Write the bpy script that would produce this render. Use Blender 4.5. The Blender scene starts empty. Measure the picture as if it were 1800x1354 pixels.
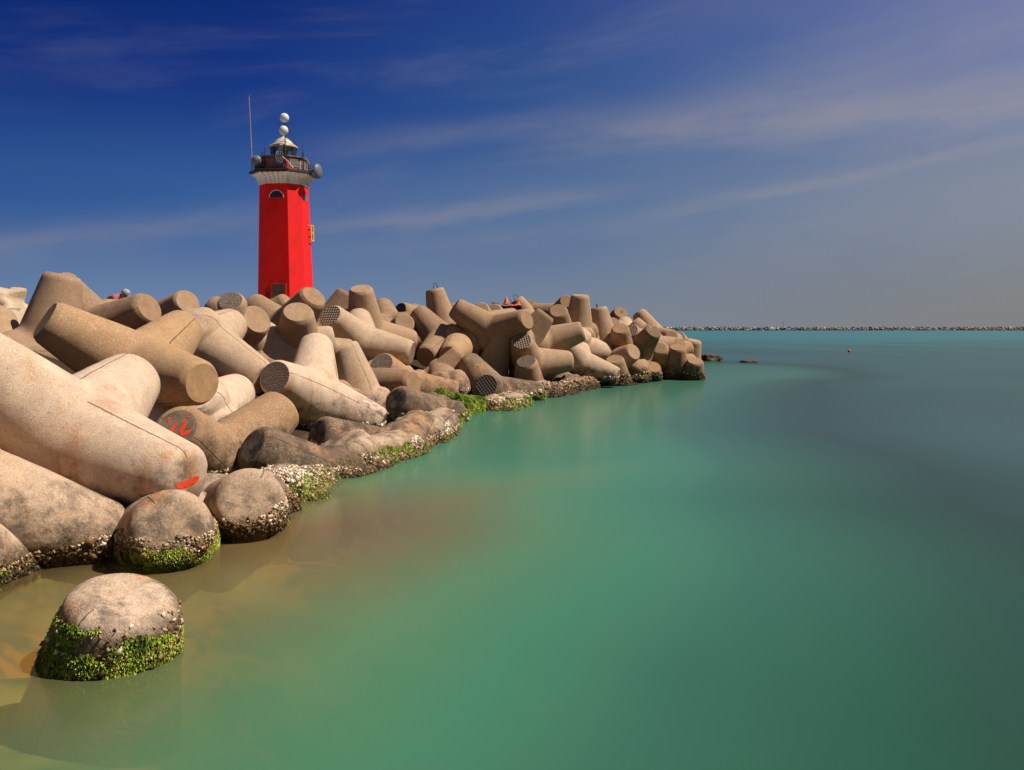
import bpy, bmesh, math, random
import numpy as np
from mathutils import Vector, Matrix, noise as mnoise
from mathutils.bvhtree import BVHTree

S = bpy.context.scene
C = S.collection
R = math.radians

# ------------------------------------------------------------------ camera
cam_d = bpy.data.cameras.new('camera')
cam = bpy.data.objects.new('camera', cam_d)
C.objects.link(cam)
cam.location = (0, 0, 2.0)
cam.rotation_euler = (math.pi/2 - math.atan(100/1500), 0, 0)
cam_d.sensor_width = 36.0
cam_d.lens = 30.0
cam_d.clip_end = 9000
cam_d.clip_start = .05
S.camera = cam
CAM = Vector(cam.location)

# ------------------------------------------------------------------ light
SUN_EL, SUN_AZ = 53.0, 95.0           # azimuth clockwise from the view direction (+Y)
sun_d = bpy.data.lights.new('sun', 'SUN')
sun_d.energy = 5.0
sun_d.angle = R(.53)
sun_d.color = (1.0, .90, .76)
sun = bpy.data.objects.new('sun', sun_d)
C.objects.link(sun)
tosun = Vector((math.sin(R(SUN_AZ))*math.cos(R(SUN_EL)), math.cos(R(SUN_AZ))*math.cos(R(SUN_EL)), math.sin(R(SUN_EL))))
sun.rotation_euler = tosun.to_track_quat('Z', 'Y').to_euler()

S.view_settings.view_transform = 'Standard'
S.view_settings.look = 'None'
S.view_settings.exposure = 0.30
S.view_settings.gamma = 1.0
S.view_settings.use_curve_mapping = False
S.render.engine = 'CYCLES'
S.cycles.max_bounces = 6
S.cycles.diffuse_bounces = 3
S.cycles.glossy_bounces = 3
S.cycles.transparent_max_bounces = 6
S.cycles.caustics_reflective = False
S.cycles.caustics_refractive = False
S.cycles.use_denoising = True


# ------------------------------------------------------------------ node helper
class NT:
    def __init__(self, tree):
        self.t = tree
        tree.nodes.clear()

    def n(self, kind, ins=None, **props):
        nd = self.t.nodes.new(kind)
        for k, v in props.items():
            setattr(nd, k, v)
        for k, v in (ins or {}).items():
            sock = nd.inputs[k]
            if isinstance(v, bpy.types.NodeSocket):
                self.t.links.new(v, sock)
            else:
                sock.default_value = v
        return nd

    def math(self, op, a, b=0.0, c=0.0, clamp=False):
        nd = self.n('ShaderNodeMath', {0: a, 1: b, 2: c}, operation=op, use_clamp=clamp)
        return nd.outputs[0]

    def mix(self, f, a, b, blend='MIX'):
        nd = self.t.nodes.new('ShaderNodeMix')
        nd.data_type = 'RGBA'
        nd.blend_type = blend
        nd.clamp_factor = True
        for s, v in ((nd.inputs[0], f), (nd.inputs[6], a), (nd.inputs[7], b)):
            if isinstance(v, bpy.types.NodeSocket):
                self.t.links.new(v, s)
            else:
                s.default_value = v if not (isinstance(v, tuple) and len(v) == 3) else v + (1,)
        return nd.outputs[2]

    def ramp(self, f, stops, interp='LINEAR'):
        nd = self.n('ShaderNodeValToRGB', {0: f})
        cr = nd.color_ramp
        cr.interpolation = interp
        while len(cr.elements) < len(stops):
            cr.elements.new(.5)
        for e, (p, c) in zip(cr.elements, stops):
            e.position = p
            e.color = (c, c, c, 1) if isinstance(c, (int, float)) else tuple(c) + (1,)
        return nd.outputs[0]

    def smooth(self, f, a, b, lo=0.0, hi=1.0):
        nd = self.n('ShaderNodeMapRange', {0: f, 1: a, 2: b, 3: lo, 4: hi}, interpolation_type='SMOOTHSTEP')
        return nd.outputs[0]

    def noise(self, vec, scale, detail=3.0, rough=.55, dist=0.0):
        nd = self.n('ShaderNodeTexNoise', {'Vector': vec, 'Scale': scale, 'Detail': detail, 'Roughness': rough, 'Distortion': dist})
        return nd.outputs[0]

    def voro(self, vec, scale, feature='F1'):
        return self.n('ShaderNodeTexVoronoi', {'Vector': vec, 'Scale': scale}, feature=feature)


def srgb(r, g, b):
    f = lambda c: c/12.92 if c <= .04045 else ((c+.055)/1.055)**2.4
    return tuple(f(x/255) for x in (r, g, b))


def material(name):
    m = bpy.data.materials.new(name)
    m.use_nodes = True
    return m, NT(m.node_tree)


# ------------------------------------------------------------------ sky
world = bpy.data.worlds.new('World')
S.world = world
world.use_nodes = True
w = NT(world.node_tree)
sky = w.n('ShaderNodeTexSky', sky_type='NISHITA', sun_disc=False, sun_elevation=R(SUN_EL), sun_rotation=R(SUN_AZ),
          altitude=0, air_density=1.0, dust_density=1.0, ozone_density=1.6)
geo = w.n('ShaderNodeTexCoord').outputs['Generated']
sep = w.n('ShaderNodeSeparateXYZ', {0: geo})
sx, sy, sz = sep.outputs
el = w.math('ARCSINE', sz)                                   # elevation, rad
az = w.math('ARCTAN2', sx, sy)                               # azimuth from +Y, rad
# a polarising filter: the sky far from the sun goes deep blue, the sunny side stays pale
azn = w.math('MULTIPLY_ADD', az, 1/1.10, .5, clamp=True)
eln = w.math('MULTIPLY', el, 1/.40, clamp=True)
lowc = w.ramp(azn, [(0.0, srgb(108, 132, 166)), (.28, srgb(112, 134, 164)), (.55, srgb(120, 133, 150)), (.8, srgb(124, 130, 138)), (1.0, srgb(130, 130, 130))])
midc = w.ramp(azn, [(0.0, srgb(48, 88, 148)), (.22, srgb(58, 96, 154)), (.5, srgb(78, 110, 155)), (.78, srgb(100, 123, 155)), (1.0, srgb(122, 136, 154))])
hic = w.ramp(azn, [(0.0, srgb(20, 50, 122)), (.25, srgb(24, 56, 130)), (.5, srgb(44, 80, 142)), (.75, srgb(76, 103, 155)), (1.0, srgb(110, 124, 167))])
topc = w.ramp(azn, [(0.0, srgb(8, 32, 100)), (.25, srgb(14, 40, 112)), (.5, srgb(38, 65, 132)), (.75, srgb(72, 91, 150)), (1.0, srgb(114, 119, 170))])
g1 = w.mix(w.smooth(eln, 0.0, .36), lowc, midc)
g2 = w.mix(w.smooth(eln, .30, .68), g1, hic)
g3 = w.mix(w.smooth(eln, .62, .98), g2, topc)
# thin cirrus streaks, stretched along a gently rising line
u = w.math('MULTIPLY_ADD', az, 1.0, 0.0)
vt = w.math('MULTIPLY_ADD', az, -.13, el)


def streak(slope, v0, width, a0, a1, amp, seed, bend=0.0):
    v = w.math('SUBTRACT', el, w.math('MULTIPLY_ADD', az, slope, v0))
    v = w.math('SUBTRACT', v, w.math('MULTIPLY', w.math('MULTIPLY', az, az), bend))
    vec = w.n('ShaderNodeCombineXYZ', {0: w.math('MULTIPLY', az, 7.0), 1: w.math('MULTIPLY', v, 30.0), 2: seed}).outputs[0]
    nz = w.noise(vec, 1.0, 4.0, .6)
    v = w.math('ADD', v, w.math('MULTIPLY_ADD', nz, .036, -.018))
    q = w.math('DIVIDE', v, width*1.7)
    gss = w.math('EXPONENT', w.math('MULTIPLY', w.math('MULTIPLY', q, q), -1.0))
    ends = w.math('MULTIPLY', w.smooth(az, a0-.10, a0+.12), w.smooth(az, a1-.12, a1+.10, 1.0, 0.0))
    brk = w.smooth(nz, .25, .62, .45, 1.0)
    return w.math('MULTIPLY', w.math('MULTIPLY', gss, ends), w.math('MULTIPLY', brk, amp*.85))


cl = None
for a in [(.178, .1785, .0085, -.75, -.26, .34, 1.0), (.13, .141, .0060, -.25, .10, .40, 2.0), (.11, .150, .020, -.30, .12, .14, 3.0),
          (.035, .2175, .0150, .04, .80, .50, 4.0, -.03), (.15, .210, .022, .20, .80, .30, 8.0), (.15, .106, .0050, .16, .75, .30, 5.0), (.12, .230, .0070, -.20, .05, .24, 6.0),
          (.085, .104, .0100, -.22, .14, .22, 7.0), (.10, .085, .040, .15, .85, .30, 9.0), (.10, .128, .012, -.70, -.42, .16, 10.0)]:
    s_ = streak(*a)
    cl = s_ if cl is None else w.math('ADD', cl, s_)
vec = w.n('ShaderNodeCombineXYZ', {0: w.math('MULTIPLY', u, 3.0), 1: w.math('MULTIPLY', vt, 16.0), 2: 3.3}).outputs[0]
wisp = w.smooth(w.noise(vec, 1.0, 6.0, .6, .4), .46, .80, 0.0, .15)
fade = w.smooth(el, .02, .16)
cl = w.math('ADD', cl, w.math('MULTIPLY', wisp, fade), clamp=True)
cloudc = w.ramp(azn, [(0.0, srgb(138, 138, 150)), (.5, srgb(148, 145, 150)), (1.0, srgb(164, 158, 162))])
g4 = w.mix(cl, g3, cloudc)
# old aeroplane trails high on the left, barely there
SKY_K = .06
nishita = w.n('ShaderNodeVectorMath', {0: sky.outputs[0]}, operation='SCALE')
nishita.inputs[3].default_value = 1.0
# filter colour by elevation: inside the low band the air has the filtered colour, overhead the plain sky
lowband = w.smooth(el, .42, .75, 1.0, 0.0)
filt = w.n('ShaderNodeVectorMath', {0: g4}, operation='SCALE')
filt.inputs[3].default_value = .81/SKY_K
base = w.mix(lowband, nishita.outputs[0], filt.outputs[0])
# outside the picture the unseen sky is dimmed to cut fill light on the blocks
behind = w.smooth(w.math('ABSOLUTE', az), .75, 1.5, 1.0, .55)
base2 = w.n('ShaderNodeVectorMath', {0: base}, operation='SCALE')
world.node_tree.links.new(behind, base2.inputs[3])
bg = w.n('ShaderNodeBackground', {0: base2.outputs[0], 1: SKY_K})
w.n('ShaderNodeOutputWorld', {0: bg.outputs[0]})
world.cycles.sampling_method = 'MANUAL'
world.cycles.sample_map_resolution = 512


# ------------------------------------------------------------------ mesh helpers
def tag(o, label=None, cat=None, group=None, kind=None):
    if label: o['label'] = label
    if cat: o['category'] = cat
    if group: o['group'] = group
    if kind: o['kind'] = kind
    return o


def link(name, me, parent=None):
    o = bpy.data.objects.new(name, me)
    C.objects.link(o)
    if parent is not None:
        o.parent = parent
    return o


def mesh_np(name, verts, faces, mat=None, smooth=False):
    me = bpy.data.meshes.new(name)
    me.from_pydata([tuple(v) for v in verts], [], [tuple(f) for f in faces])
    if mat is not None:
        for m in (mat if isinstance(mat, (list, tuple)) else [mat]):
            me.materials.append(m)
    if smooth:
        me.shade_smooth()
    me.update()
    return me


# ------------------------------------------------------------------ tetrapods
LEG_L, TIP_R, TAPER = 1.44, .317, .177
LEG_DIR = [Vector((0, 0, 1)), Vector((math.sqrt(8)/3, 0, -1/3)), Vector((-math.sqrt(2)/3, math.sqrt(2/3), -1/3)), Vector((-math.sqrt(2)/3, -math.sqrt(2/3), -1/3))]


def tetra_mesh(name, nphi=48, nring=20, seed=0, cut=(), worn=False):
    """One cast block: four tapering legs that meet in the middle, a bevel at each end; the legs in cut are snapped off short."""
    rnd = random.Random(seed)
    bm = bmesh.new()
    uvl = bm.loops.layers.uv.new('UVMap')
    r0 = TIP_R + TAPER*LEG_L
    for li, a in enumerate(LEG_DIR):
        others = [b for j, b in enumerate(LEG_DIR) if j != li]
        e0 = (others[0] - a*others[0].dot(a)).normalized()
        e1 = a.cross(e0)
        rings = []
        zs = []
        for i in range(nphi):
            ph = 2*math.pi*i/nphi
            e = e0*math.cos(ph) + e1*math.sin(ph)
            c = max(e.dot(b) for b in others)
            zs.append((r0*c/(4/3 + TAPER*c), e))
        ts = [(k/nring)**1.0 for k in range(nring+1)]
        LL = LEG_L*(.37 if li in cut else 1)
        dr = TAPER*(LEG_L - LL)
        tl = LL - (.15 if worn else .075)
        for k in range(nring+1):
            row = []
            for (t0, e) in zs:
                t = t0 + (tl - t0)*ts[k]
                r = TIP_R + TAPER*(LEG_L - t)
                row.append((bm.verts.new(a*t + e*r), t))
            rings.append(row)
        if li in cut:                                     # the stump of a lost leg, worn round by the sea
            ends = [(LL-.075+.20*math.sin(w), (TIP_R+dr+.013)*math.cos(w)) for w in (.35, .7, 1.0, 1.25, 1.42)]
        elif worn:
            ends = [(LL-.075-.05+.125*math.sin(w), TIP_R+.02-.125*(1-math.cos(w))) for w in (.25, .55, .85, 1.15, 1.4)]
        else:
            ends = ((LL-.062, TIP_R+dr+.006), (LL-.012, TIP_R+dr-.026), (LL, TIP_R+dr-.040))
        for (t, r) in ends:
            rings.append([(bm.verts.new(a*t + e*r), t) for (_, e) in zs])
        for k in range(len(rings)-1):
            for i in range(nphi):
                j = (i+1) % nphi
                f = bm.faces.new((rings[k][i][0], rings[k][j][0], rings[k+1][j][0], rings[k+1][i][0]))
                f.smooth = True
                us = (i/nphi, (i+1)/nphi, (i+1)/nphi, i/nphi)
                vs = (rings[k][i][1], rings[k][j][1], rings[k+1][j][1], rings[k+1][i][1])
                for lp, uu, vv in zip(f.loops, us, vs):
                    lp[uvl].uv = (uu, vv/LEG_L)
        # cap: concentric rings so that it can be dented
        prev = [v for v, _ in rings[-1]]
        if li in cut:
            f = bm.faces.new([v for v, _ in rings[-1]])
            f.smooth = True
            continue
        rc = rings[-1][0][0].co.dot(zs[0][1])
        for q in (.72, .4):
            cur = [bm.verts.new(a*(LL - .004*(1-q)) + e*rc*q) for (_, e) in zs]
            for i in range(nphi):
                j = (i+1) % nphi
                f = bm.faces.new((prev[i], prev[j], cur[j], cur[i]))
                f.material_index = 1
                f.smooth = True
                for lp in f.loops:
                    d = lp.vert.co
                    lp[uvl].uv = (d.dot(e0)+10, d.dot(e1)+10)
            prev = cur
        f = bm.faces.new(prev)
        f.material_index = 1
        f.smooth = True
        for lp in f.loops:
            d = lp.vert.co
            lp[uvl].uv = (d.dot(e0)+10, d.dot(e1)+10)
    bmesh.ops.remove_doubles(bm, verts=bm.verts, dist=.0006)
    # soften the crotches where the legs meet
    near = [v for v in bm.verts if min(abs(v.co.dot(LEG_DIR[i]) - v.co.dot(LEG_DIR[j])) for i in range(4) for j in range(i)
                                       if v.co.dot(LEG_DIR[i]) > .15 and v.co.dot(LEG_DIR[j]) > .15 or True) < .16 and v.co.length < .95]
    for _ in range(5):
        bmesh.ops.smooth_vert(bm, verts=near, factor=.5, use_axis_x=True, use_axis_y=True, use_axis_z=True)
    for v in bm.verts:
        p = v.co
        d = (2 if worn else 1)*mnoise.noise(p*1.7 + Vector((seed*9.1, 0, 0)))*.008 + mnoise.noise(p*5 + Vector((0, seed*4.7, 0)))*.004
        v.co = p + p.normalized()*d
    # a chipped rim on some ends
    for li in range(4):
        if rnd.random() < .5 and li not in cut:
            a = LEG_DIR[li]
            q = a.orthogonal().normalized()
            q.rotate(Matrix.Rotation(rnd.uniform(0, 6.28), 3, a))
            cpt = a*LEG_L + q*TIP_R*1.0
            rad = rnd.uniform(.04, .08)
            for v in bm.verts:
                dd = (v.co - cpt).length
                if dd < rad:
                    v.co -= (a*.6 + q*.4)*(rad-dd)*.5
    me = bpy.data.meshes.new(name)
    bm.to_mesh(me)
    bm.free()
    if not worn:
        me.set_sharp_from_angle(angle=R(30))
    return me


def concrete_material():
    m, t = material('weathered_concrete')
    geo = t.n('ShaderNodeNewGeometry')
    pos = geo.outputs['Position']
    info = t.n('ShaderNodeObjectInfo')
    rnd = info.outputs['Random']
    oc = t.n('ShaderNodeTexCoord').outputs['Object']
    off = t.n('ShaderNodeCombineXYZ', {0: t.math('MULTIPLY', rnd, 37.0), 1: t.math('MULTIPLY', rnd, 91.0), 2: t.math('MULTIPLY', rnd, 13.0)}).outputs[0]
    p = t.n('ShaderNodeVectorMath', {0: oc, 1: off}, operation='ADD').outputs[0]
    z = t.n('ShaderNodeSeparateXYZ', {0: pos}).outputs[2]
    nz = t.n('ShaderNodeSeparateXYZ', {0: geo.outputs['Normal']}).outputs[2]
    big = t.noise(p, 1.6, 4, .6, .3)
    med = t.noise(p, 6.0, 5, .65)
    fine = t.noise(p, 55.0, 3, .6)
    col = t.mix(t.smooth(med, .35, .70), (.90, .88, .86), (1.10, 1.08, 1.05))
    col = t.mix(1.0, col, info.outputs['Color'], 'MULTIPLY')
    # ochre weathering in broad patches
    och = t.math('MULTIPLY', t.smooth(big, .46, .70), t.smooth(med, .34, .62), clamp=True)
    col = t.mix(t.math('MULTIPLY', och, .55), col, (.34, .20, .095))
    # rust runs: stretched along world Z
    stv = t.n('ShaderNodeMapping', {0: t.n('ShaderNodeVectorMath', {0: pos, 1: off}, operation='ADD').outputs[0]})
    stv.inputs['Scale'].default_value = (3.4, 3.4, .7)
    rust = t.math('MULTIPLY', t.smooth(t.noise(stv.outputs[0], 1.0, 4, .6, .2), .52, .70), t.smooth(rnd, .05, .4), clamp=True)
    lowish = t.smooth(z, .25, 1.9, 1.0, .25)
    col = t.mix(t.math('MULTIPLY', t.math('MULTIPLY', rust, lowish), .85), col, (.47, .19, .055))
    # aggregate: pale and dark grains
    gr = t.smooth(t.noise(p, 110.0, 3, .7), .36, .52)
    col = t.mix(t.math('MULTIPLY', t.math('SUBTRACT', 1.0, gr), .22), col, (.11, .075, .05))
    col = t.mix(t.smooth(fine, .60, .72, 0.0, .60), col, (.80, .69, .58))
    col = t.mix(t.math('MULTIPLY', t.smooth(t.noise(p, 46.0, 3, .75), .55, .66), t.smooth(big, .38, .62, .1, .6)), col, (.70, .58, .47))
    dk = t.noise(p, 34.0, 4, .7)
    col = t.mix(t.math('MULTIPLY', t.smooth(dk, .54, .68), .30), col, (.13, .085, .052))
    lich = t.math('MULTIPLY', t.smooth(t.noise(p, 24.0, 3, .7), .655, .70), t.smooth(t.noise(p, 2.3, 2, .5), .50, .62))
    col = t.mix(t.math('MULTIPLY', lich, .75), col, (.80, .74, .68))
    pits = t.math('MULTIPLY', t.smooth(t.noise(p, 21.0, 4, .8), .30, .34, 1.0, 0.0), t.smooth(med, .42, .55))
    col = t.mix(t.math('MULTIPLY', pits, .75), col, (.045, .035, .028))
    # the black film of the splash zone, in blotches with eaten edges
    zz = t.math('ADD', z, t.math('MULTIPLY_ADD', big, 1.0, -.50))
    zz = t.math('ADD', zz, t.math('MULTIPLY_ADD', med, .5, -.25))
    band = t.math('MULTIPLY', t.smooth(zz, .12, .36), t.smooth(zz, .40, .80, 1.0, 0.0))
    blk = t.math('MULTIPLY', band, t.smooth(t.noise(p, 3.4, 7, .74, .15), .40, .60), clamp=True)
    col = t.mix(t.math('MULTIPLY', blk, .74), col, (.030, .026, .024))
    # wet foot with brown growth
    foot = t.smooth(t.math('ADD', z, t.math('MULTIPLY_ADD', med, .26, -.13)), .14, .36, 1.0, 0.0)
    growth = t.mix(t.smooth(t.noise(pos, 26.0, 4, .7), .40, .62), (.030, .022, .012), (.20, .125, .05))
    col = t.mix(foot, col, growth)
    # below the water: soft ochre and green growth
    under = t.smooth(z, -.05, .0, 1.0, 0.0)
    ug = t.mix(t.smooth(t.noise(pos, 1.9, 2, .5), .38, .62), (.26, .26, .075), (.60, .28, .045))
    col = t.mix(under, col, ug)
    # seam of the two mould halves
    uv = t.n('ShaderNodeUVMap', uv_map='UVMap').outputs[0]
    uu = t.n('ShaderNodeSeparateXYZ', {0: uv}).outputs
    wob = t.math('MULTIPLY_ADD', t.noise(p, 14.0, 5, .75), .014, -.007)
    sd = t.math('ABSOLUTE', t.math('SUBTRACT', t.math('ABSOLUTE', t.math('SUBTRACT', t.math('ADD', uu[0], wob), .5)), .25))
    seam = t.smooth(sd, .0010, .0042, 1.0, 0.0)
    seam = t.math('MULTIPLY', seam, t.smooth(t.noise(p, 3.2, 3, .6), .30, .42))
    col = t.mix(t.math('MULTIPLY', seam, .80), col, (.05, .035, .025))
    hgt = t.math('ADD', t.math('MULTIPLY', fine, .0030), t.math('MULTIPLY', gr, .0022))
    hgt = t.math('ADD', hgt, t.math('MULTIPLY', med, .010))
    hgt = t.math('SUBTRACT', hgt, t.math('MULTIPLY', pits, .006))
    hgt = t.math('SUBTRACT', hgt, t.math('MULTIPLY', seam, .006))
    hgt = t.math('ADD', hgt, t.math('MULTIPLY', t.math('MULTIPLY', foot, t.noise(pos, 22.0, 4, .7)), .05))
    bmp = t.n('ShaderNodeBump', {'Height': hgt, 'Strength': .75, 'Distance': 1.0})
    b = t.n('ShaderNodeBsdfPrincipled', {'Base Color': col, 'Roughness': t.smooth(foot, 0, 1, .88, .36), 'Normal': bmp.outputs[0]})
    b.inputs['Specular IOR Level'].default_value = .28
    t.n('ShaderNodeOutputMaterial', {0: b.outputs[0]})
    return m


def cap_material(kind):
    m, t = material('cap_' + kind)
    geo = t.n('ShaderNodeNewGeometry')
    pos = geo.outputs['Position']
    info = t.n('ShaderNodeObjectInfo')
    uv = t.n('ShaderNodeUVMap', uv_map='UVMap').outputs[0]
    z = t.n('ShaderNodeSeparateXYZ', {0: pos}).outputs[2]
    med = t.noise(pos, 7.0, 5, .65)
    fine = t.noise(pos, 60.0, 3, .6)
    col = t.mix(t.smooth(med, .35, .70), (.86, .86, .86), (1.08, 1.08, 1.06))
    col = t.mix(1.0, col, info.outputs['Color'], 'MULTIPLY')
    hgt = t.math('ADD', t.math('MULTIPLY', fine, .003), t.math('MULTIPLY', med, .012))
    if kind == 'plain':
        col = t.mix(t.smooth(t.noise(pos, 3.0, 3, .6), .46, .66, 0.0, .5), col, (.36, .21, .10))
    if kind == 'rough':
        cell = t.noise(pos, 28.0, 5, .75)
        col = t.mix(t.smooth(cell, .36, .58), (.060, .048, .040), (.25, .19, .145))
        hgt = t.math('MULTIPLY', cell, .05)
    if kind == 'ridged':
        wv = t.n('ShaderNodeTexWave', {'Vector': pos, 'Scale': 11.0, 'Distortion': 9.0, 'Detail': 4.0, 'Detail Scale': 2.5}, bands_direction='Z').outputs[1]
        col = t.mix(t.smooth(wv, .15, .75), (.075, .056, .046), (.20, .145, .11))
        hgt = t.math('ADD', t.math('MULTIPLY', wv, .012), t.math('MULTIPLY', t.noise(pos, 30.0, 4, .7), .025))
    if kind == 'waffle':
        sp = t.n('ShaderNodeSeparateXYZ', {0: uv}).outputs
        gx = t.math('ABSOLUTE', t.math('SINE', t.math('MULTIPLY', sp[0], 44.0)))
        gy = t.math('ABSOLUTE', t.math('SINE', t.math('MULTIPLY', sp[1], 44.0)))
        cell = t.math('MULTIPLY', gx, gy)
        col = t.mix(t.smooth(cell, .05, .6), (.165, .118, .084), (.30, .215, .150))
        hgt = t.math('MULTIPLY', cell, .04)
    if kind == 'studded':
        sp = t.n('ShaderNodeSeparateXYZ', {0: uv}).outputs
        cell = t.math('MULTIPLY', t.math('ABSOLUTE', t.math('SINE', t.math('MULTIPLY', sp[0], 44.0))), t.math('ABSOLUTE', t.math('SINE', t.math('MULTIPLY', sp[1], 44.0))))
        col = t.mix(t.smooth(cell, .05, .6), (.045, .036, .030), (.095, .074, .058))
        hgt = t.math('MULTIPLY', cell, .03)
    if kind == 'black':
        col = t.mix(t.smooth(t.noise(pos, 5.0, 5, .7), .40, .62), (.040, .036, .034), (.15, .12, .095))
    if kind == 'grey':
        col = t.mix(t.smooth(t.noise(pos, 4.0, 5, .7), .36, .62), (.13, .095, .065), (.23, .165, .11))
        fl = t.smooth(t.noise(pos, 38.0, 3, .7), .66, .70)
        col = t.mix(fl, col, (.6, .52, .45))
    foot = t.smooth(t.math('ADD', z, t.math('MULTIPLY_ADD', med, .26, -.13)), .14, .36, 1.0, 0.0)
    growth = t.mix(t.smooth(t.noise(pos, 26.0, 4, .7), .40, .62), (.030, .022, .012), (.20, .125, .05))
    col = t.mix(foot, col, growth)
    under = t.smooth(z, -.05, .0, 1.0, 0.0)
    ug = t.mix(t.smooth(t.noise(pos, 1.9, 2, .5), .38, .62), (.26, .26, .075), (.60, .28, .045))
    col = t.mix(under, col, ug)
    bmp = t.n('ShaderNodeBump', {'Height': hgt, 'Strength': .8, 'Distance': 1.0})
    b = t.n('ShaderNodeBsdfPrincipled', {'Base Color': col, 'Roughness': .9, 'Normal': bmp.outputs[0]})
    b.inputs['Specular IOR Level'].default_value = .25
    t.n('ShaderNodeOutputMaterial', {0: b.outputs[0]})
    return m


M_CONC = concrete_material()
CAPS = {k: cap_material(k) for k in ('plain', 'rough', 'ridged', 'waffle', 'studded', 'black', 'grey')}
TETRA = {}


def block(seed, cut, worn):
    if (seed, cut, worn) not in TETRA:
        me = tetra_mesh('tetrapod_block', seed=seed, cut=cut, worn=worn)
        me.materials.append(M_CONC)
        me.materials.append(CAPS['plain'])
        TETRA[(seed, cut, worn)] = me
    return TETRA[(seed, cut, worn)]


PALE, SAND, TAN, BROWN, DARK = (.64, .48, .36, 1), (.51, .365, .255, 1), (.385, .25, .155, 1), (.30, .187, .112, 1), (.19, .122, .078, 1)
OCHRE, RUST = (.42, .26, .135, 1), (.37, .222, .122, 1)
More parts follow.
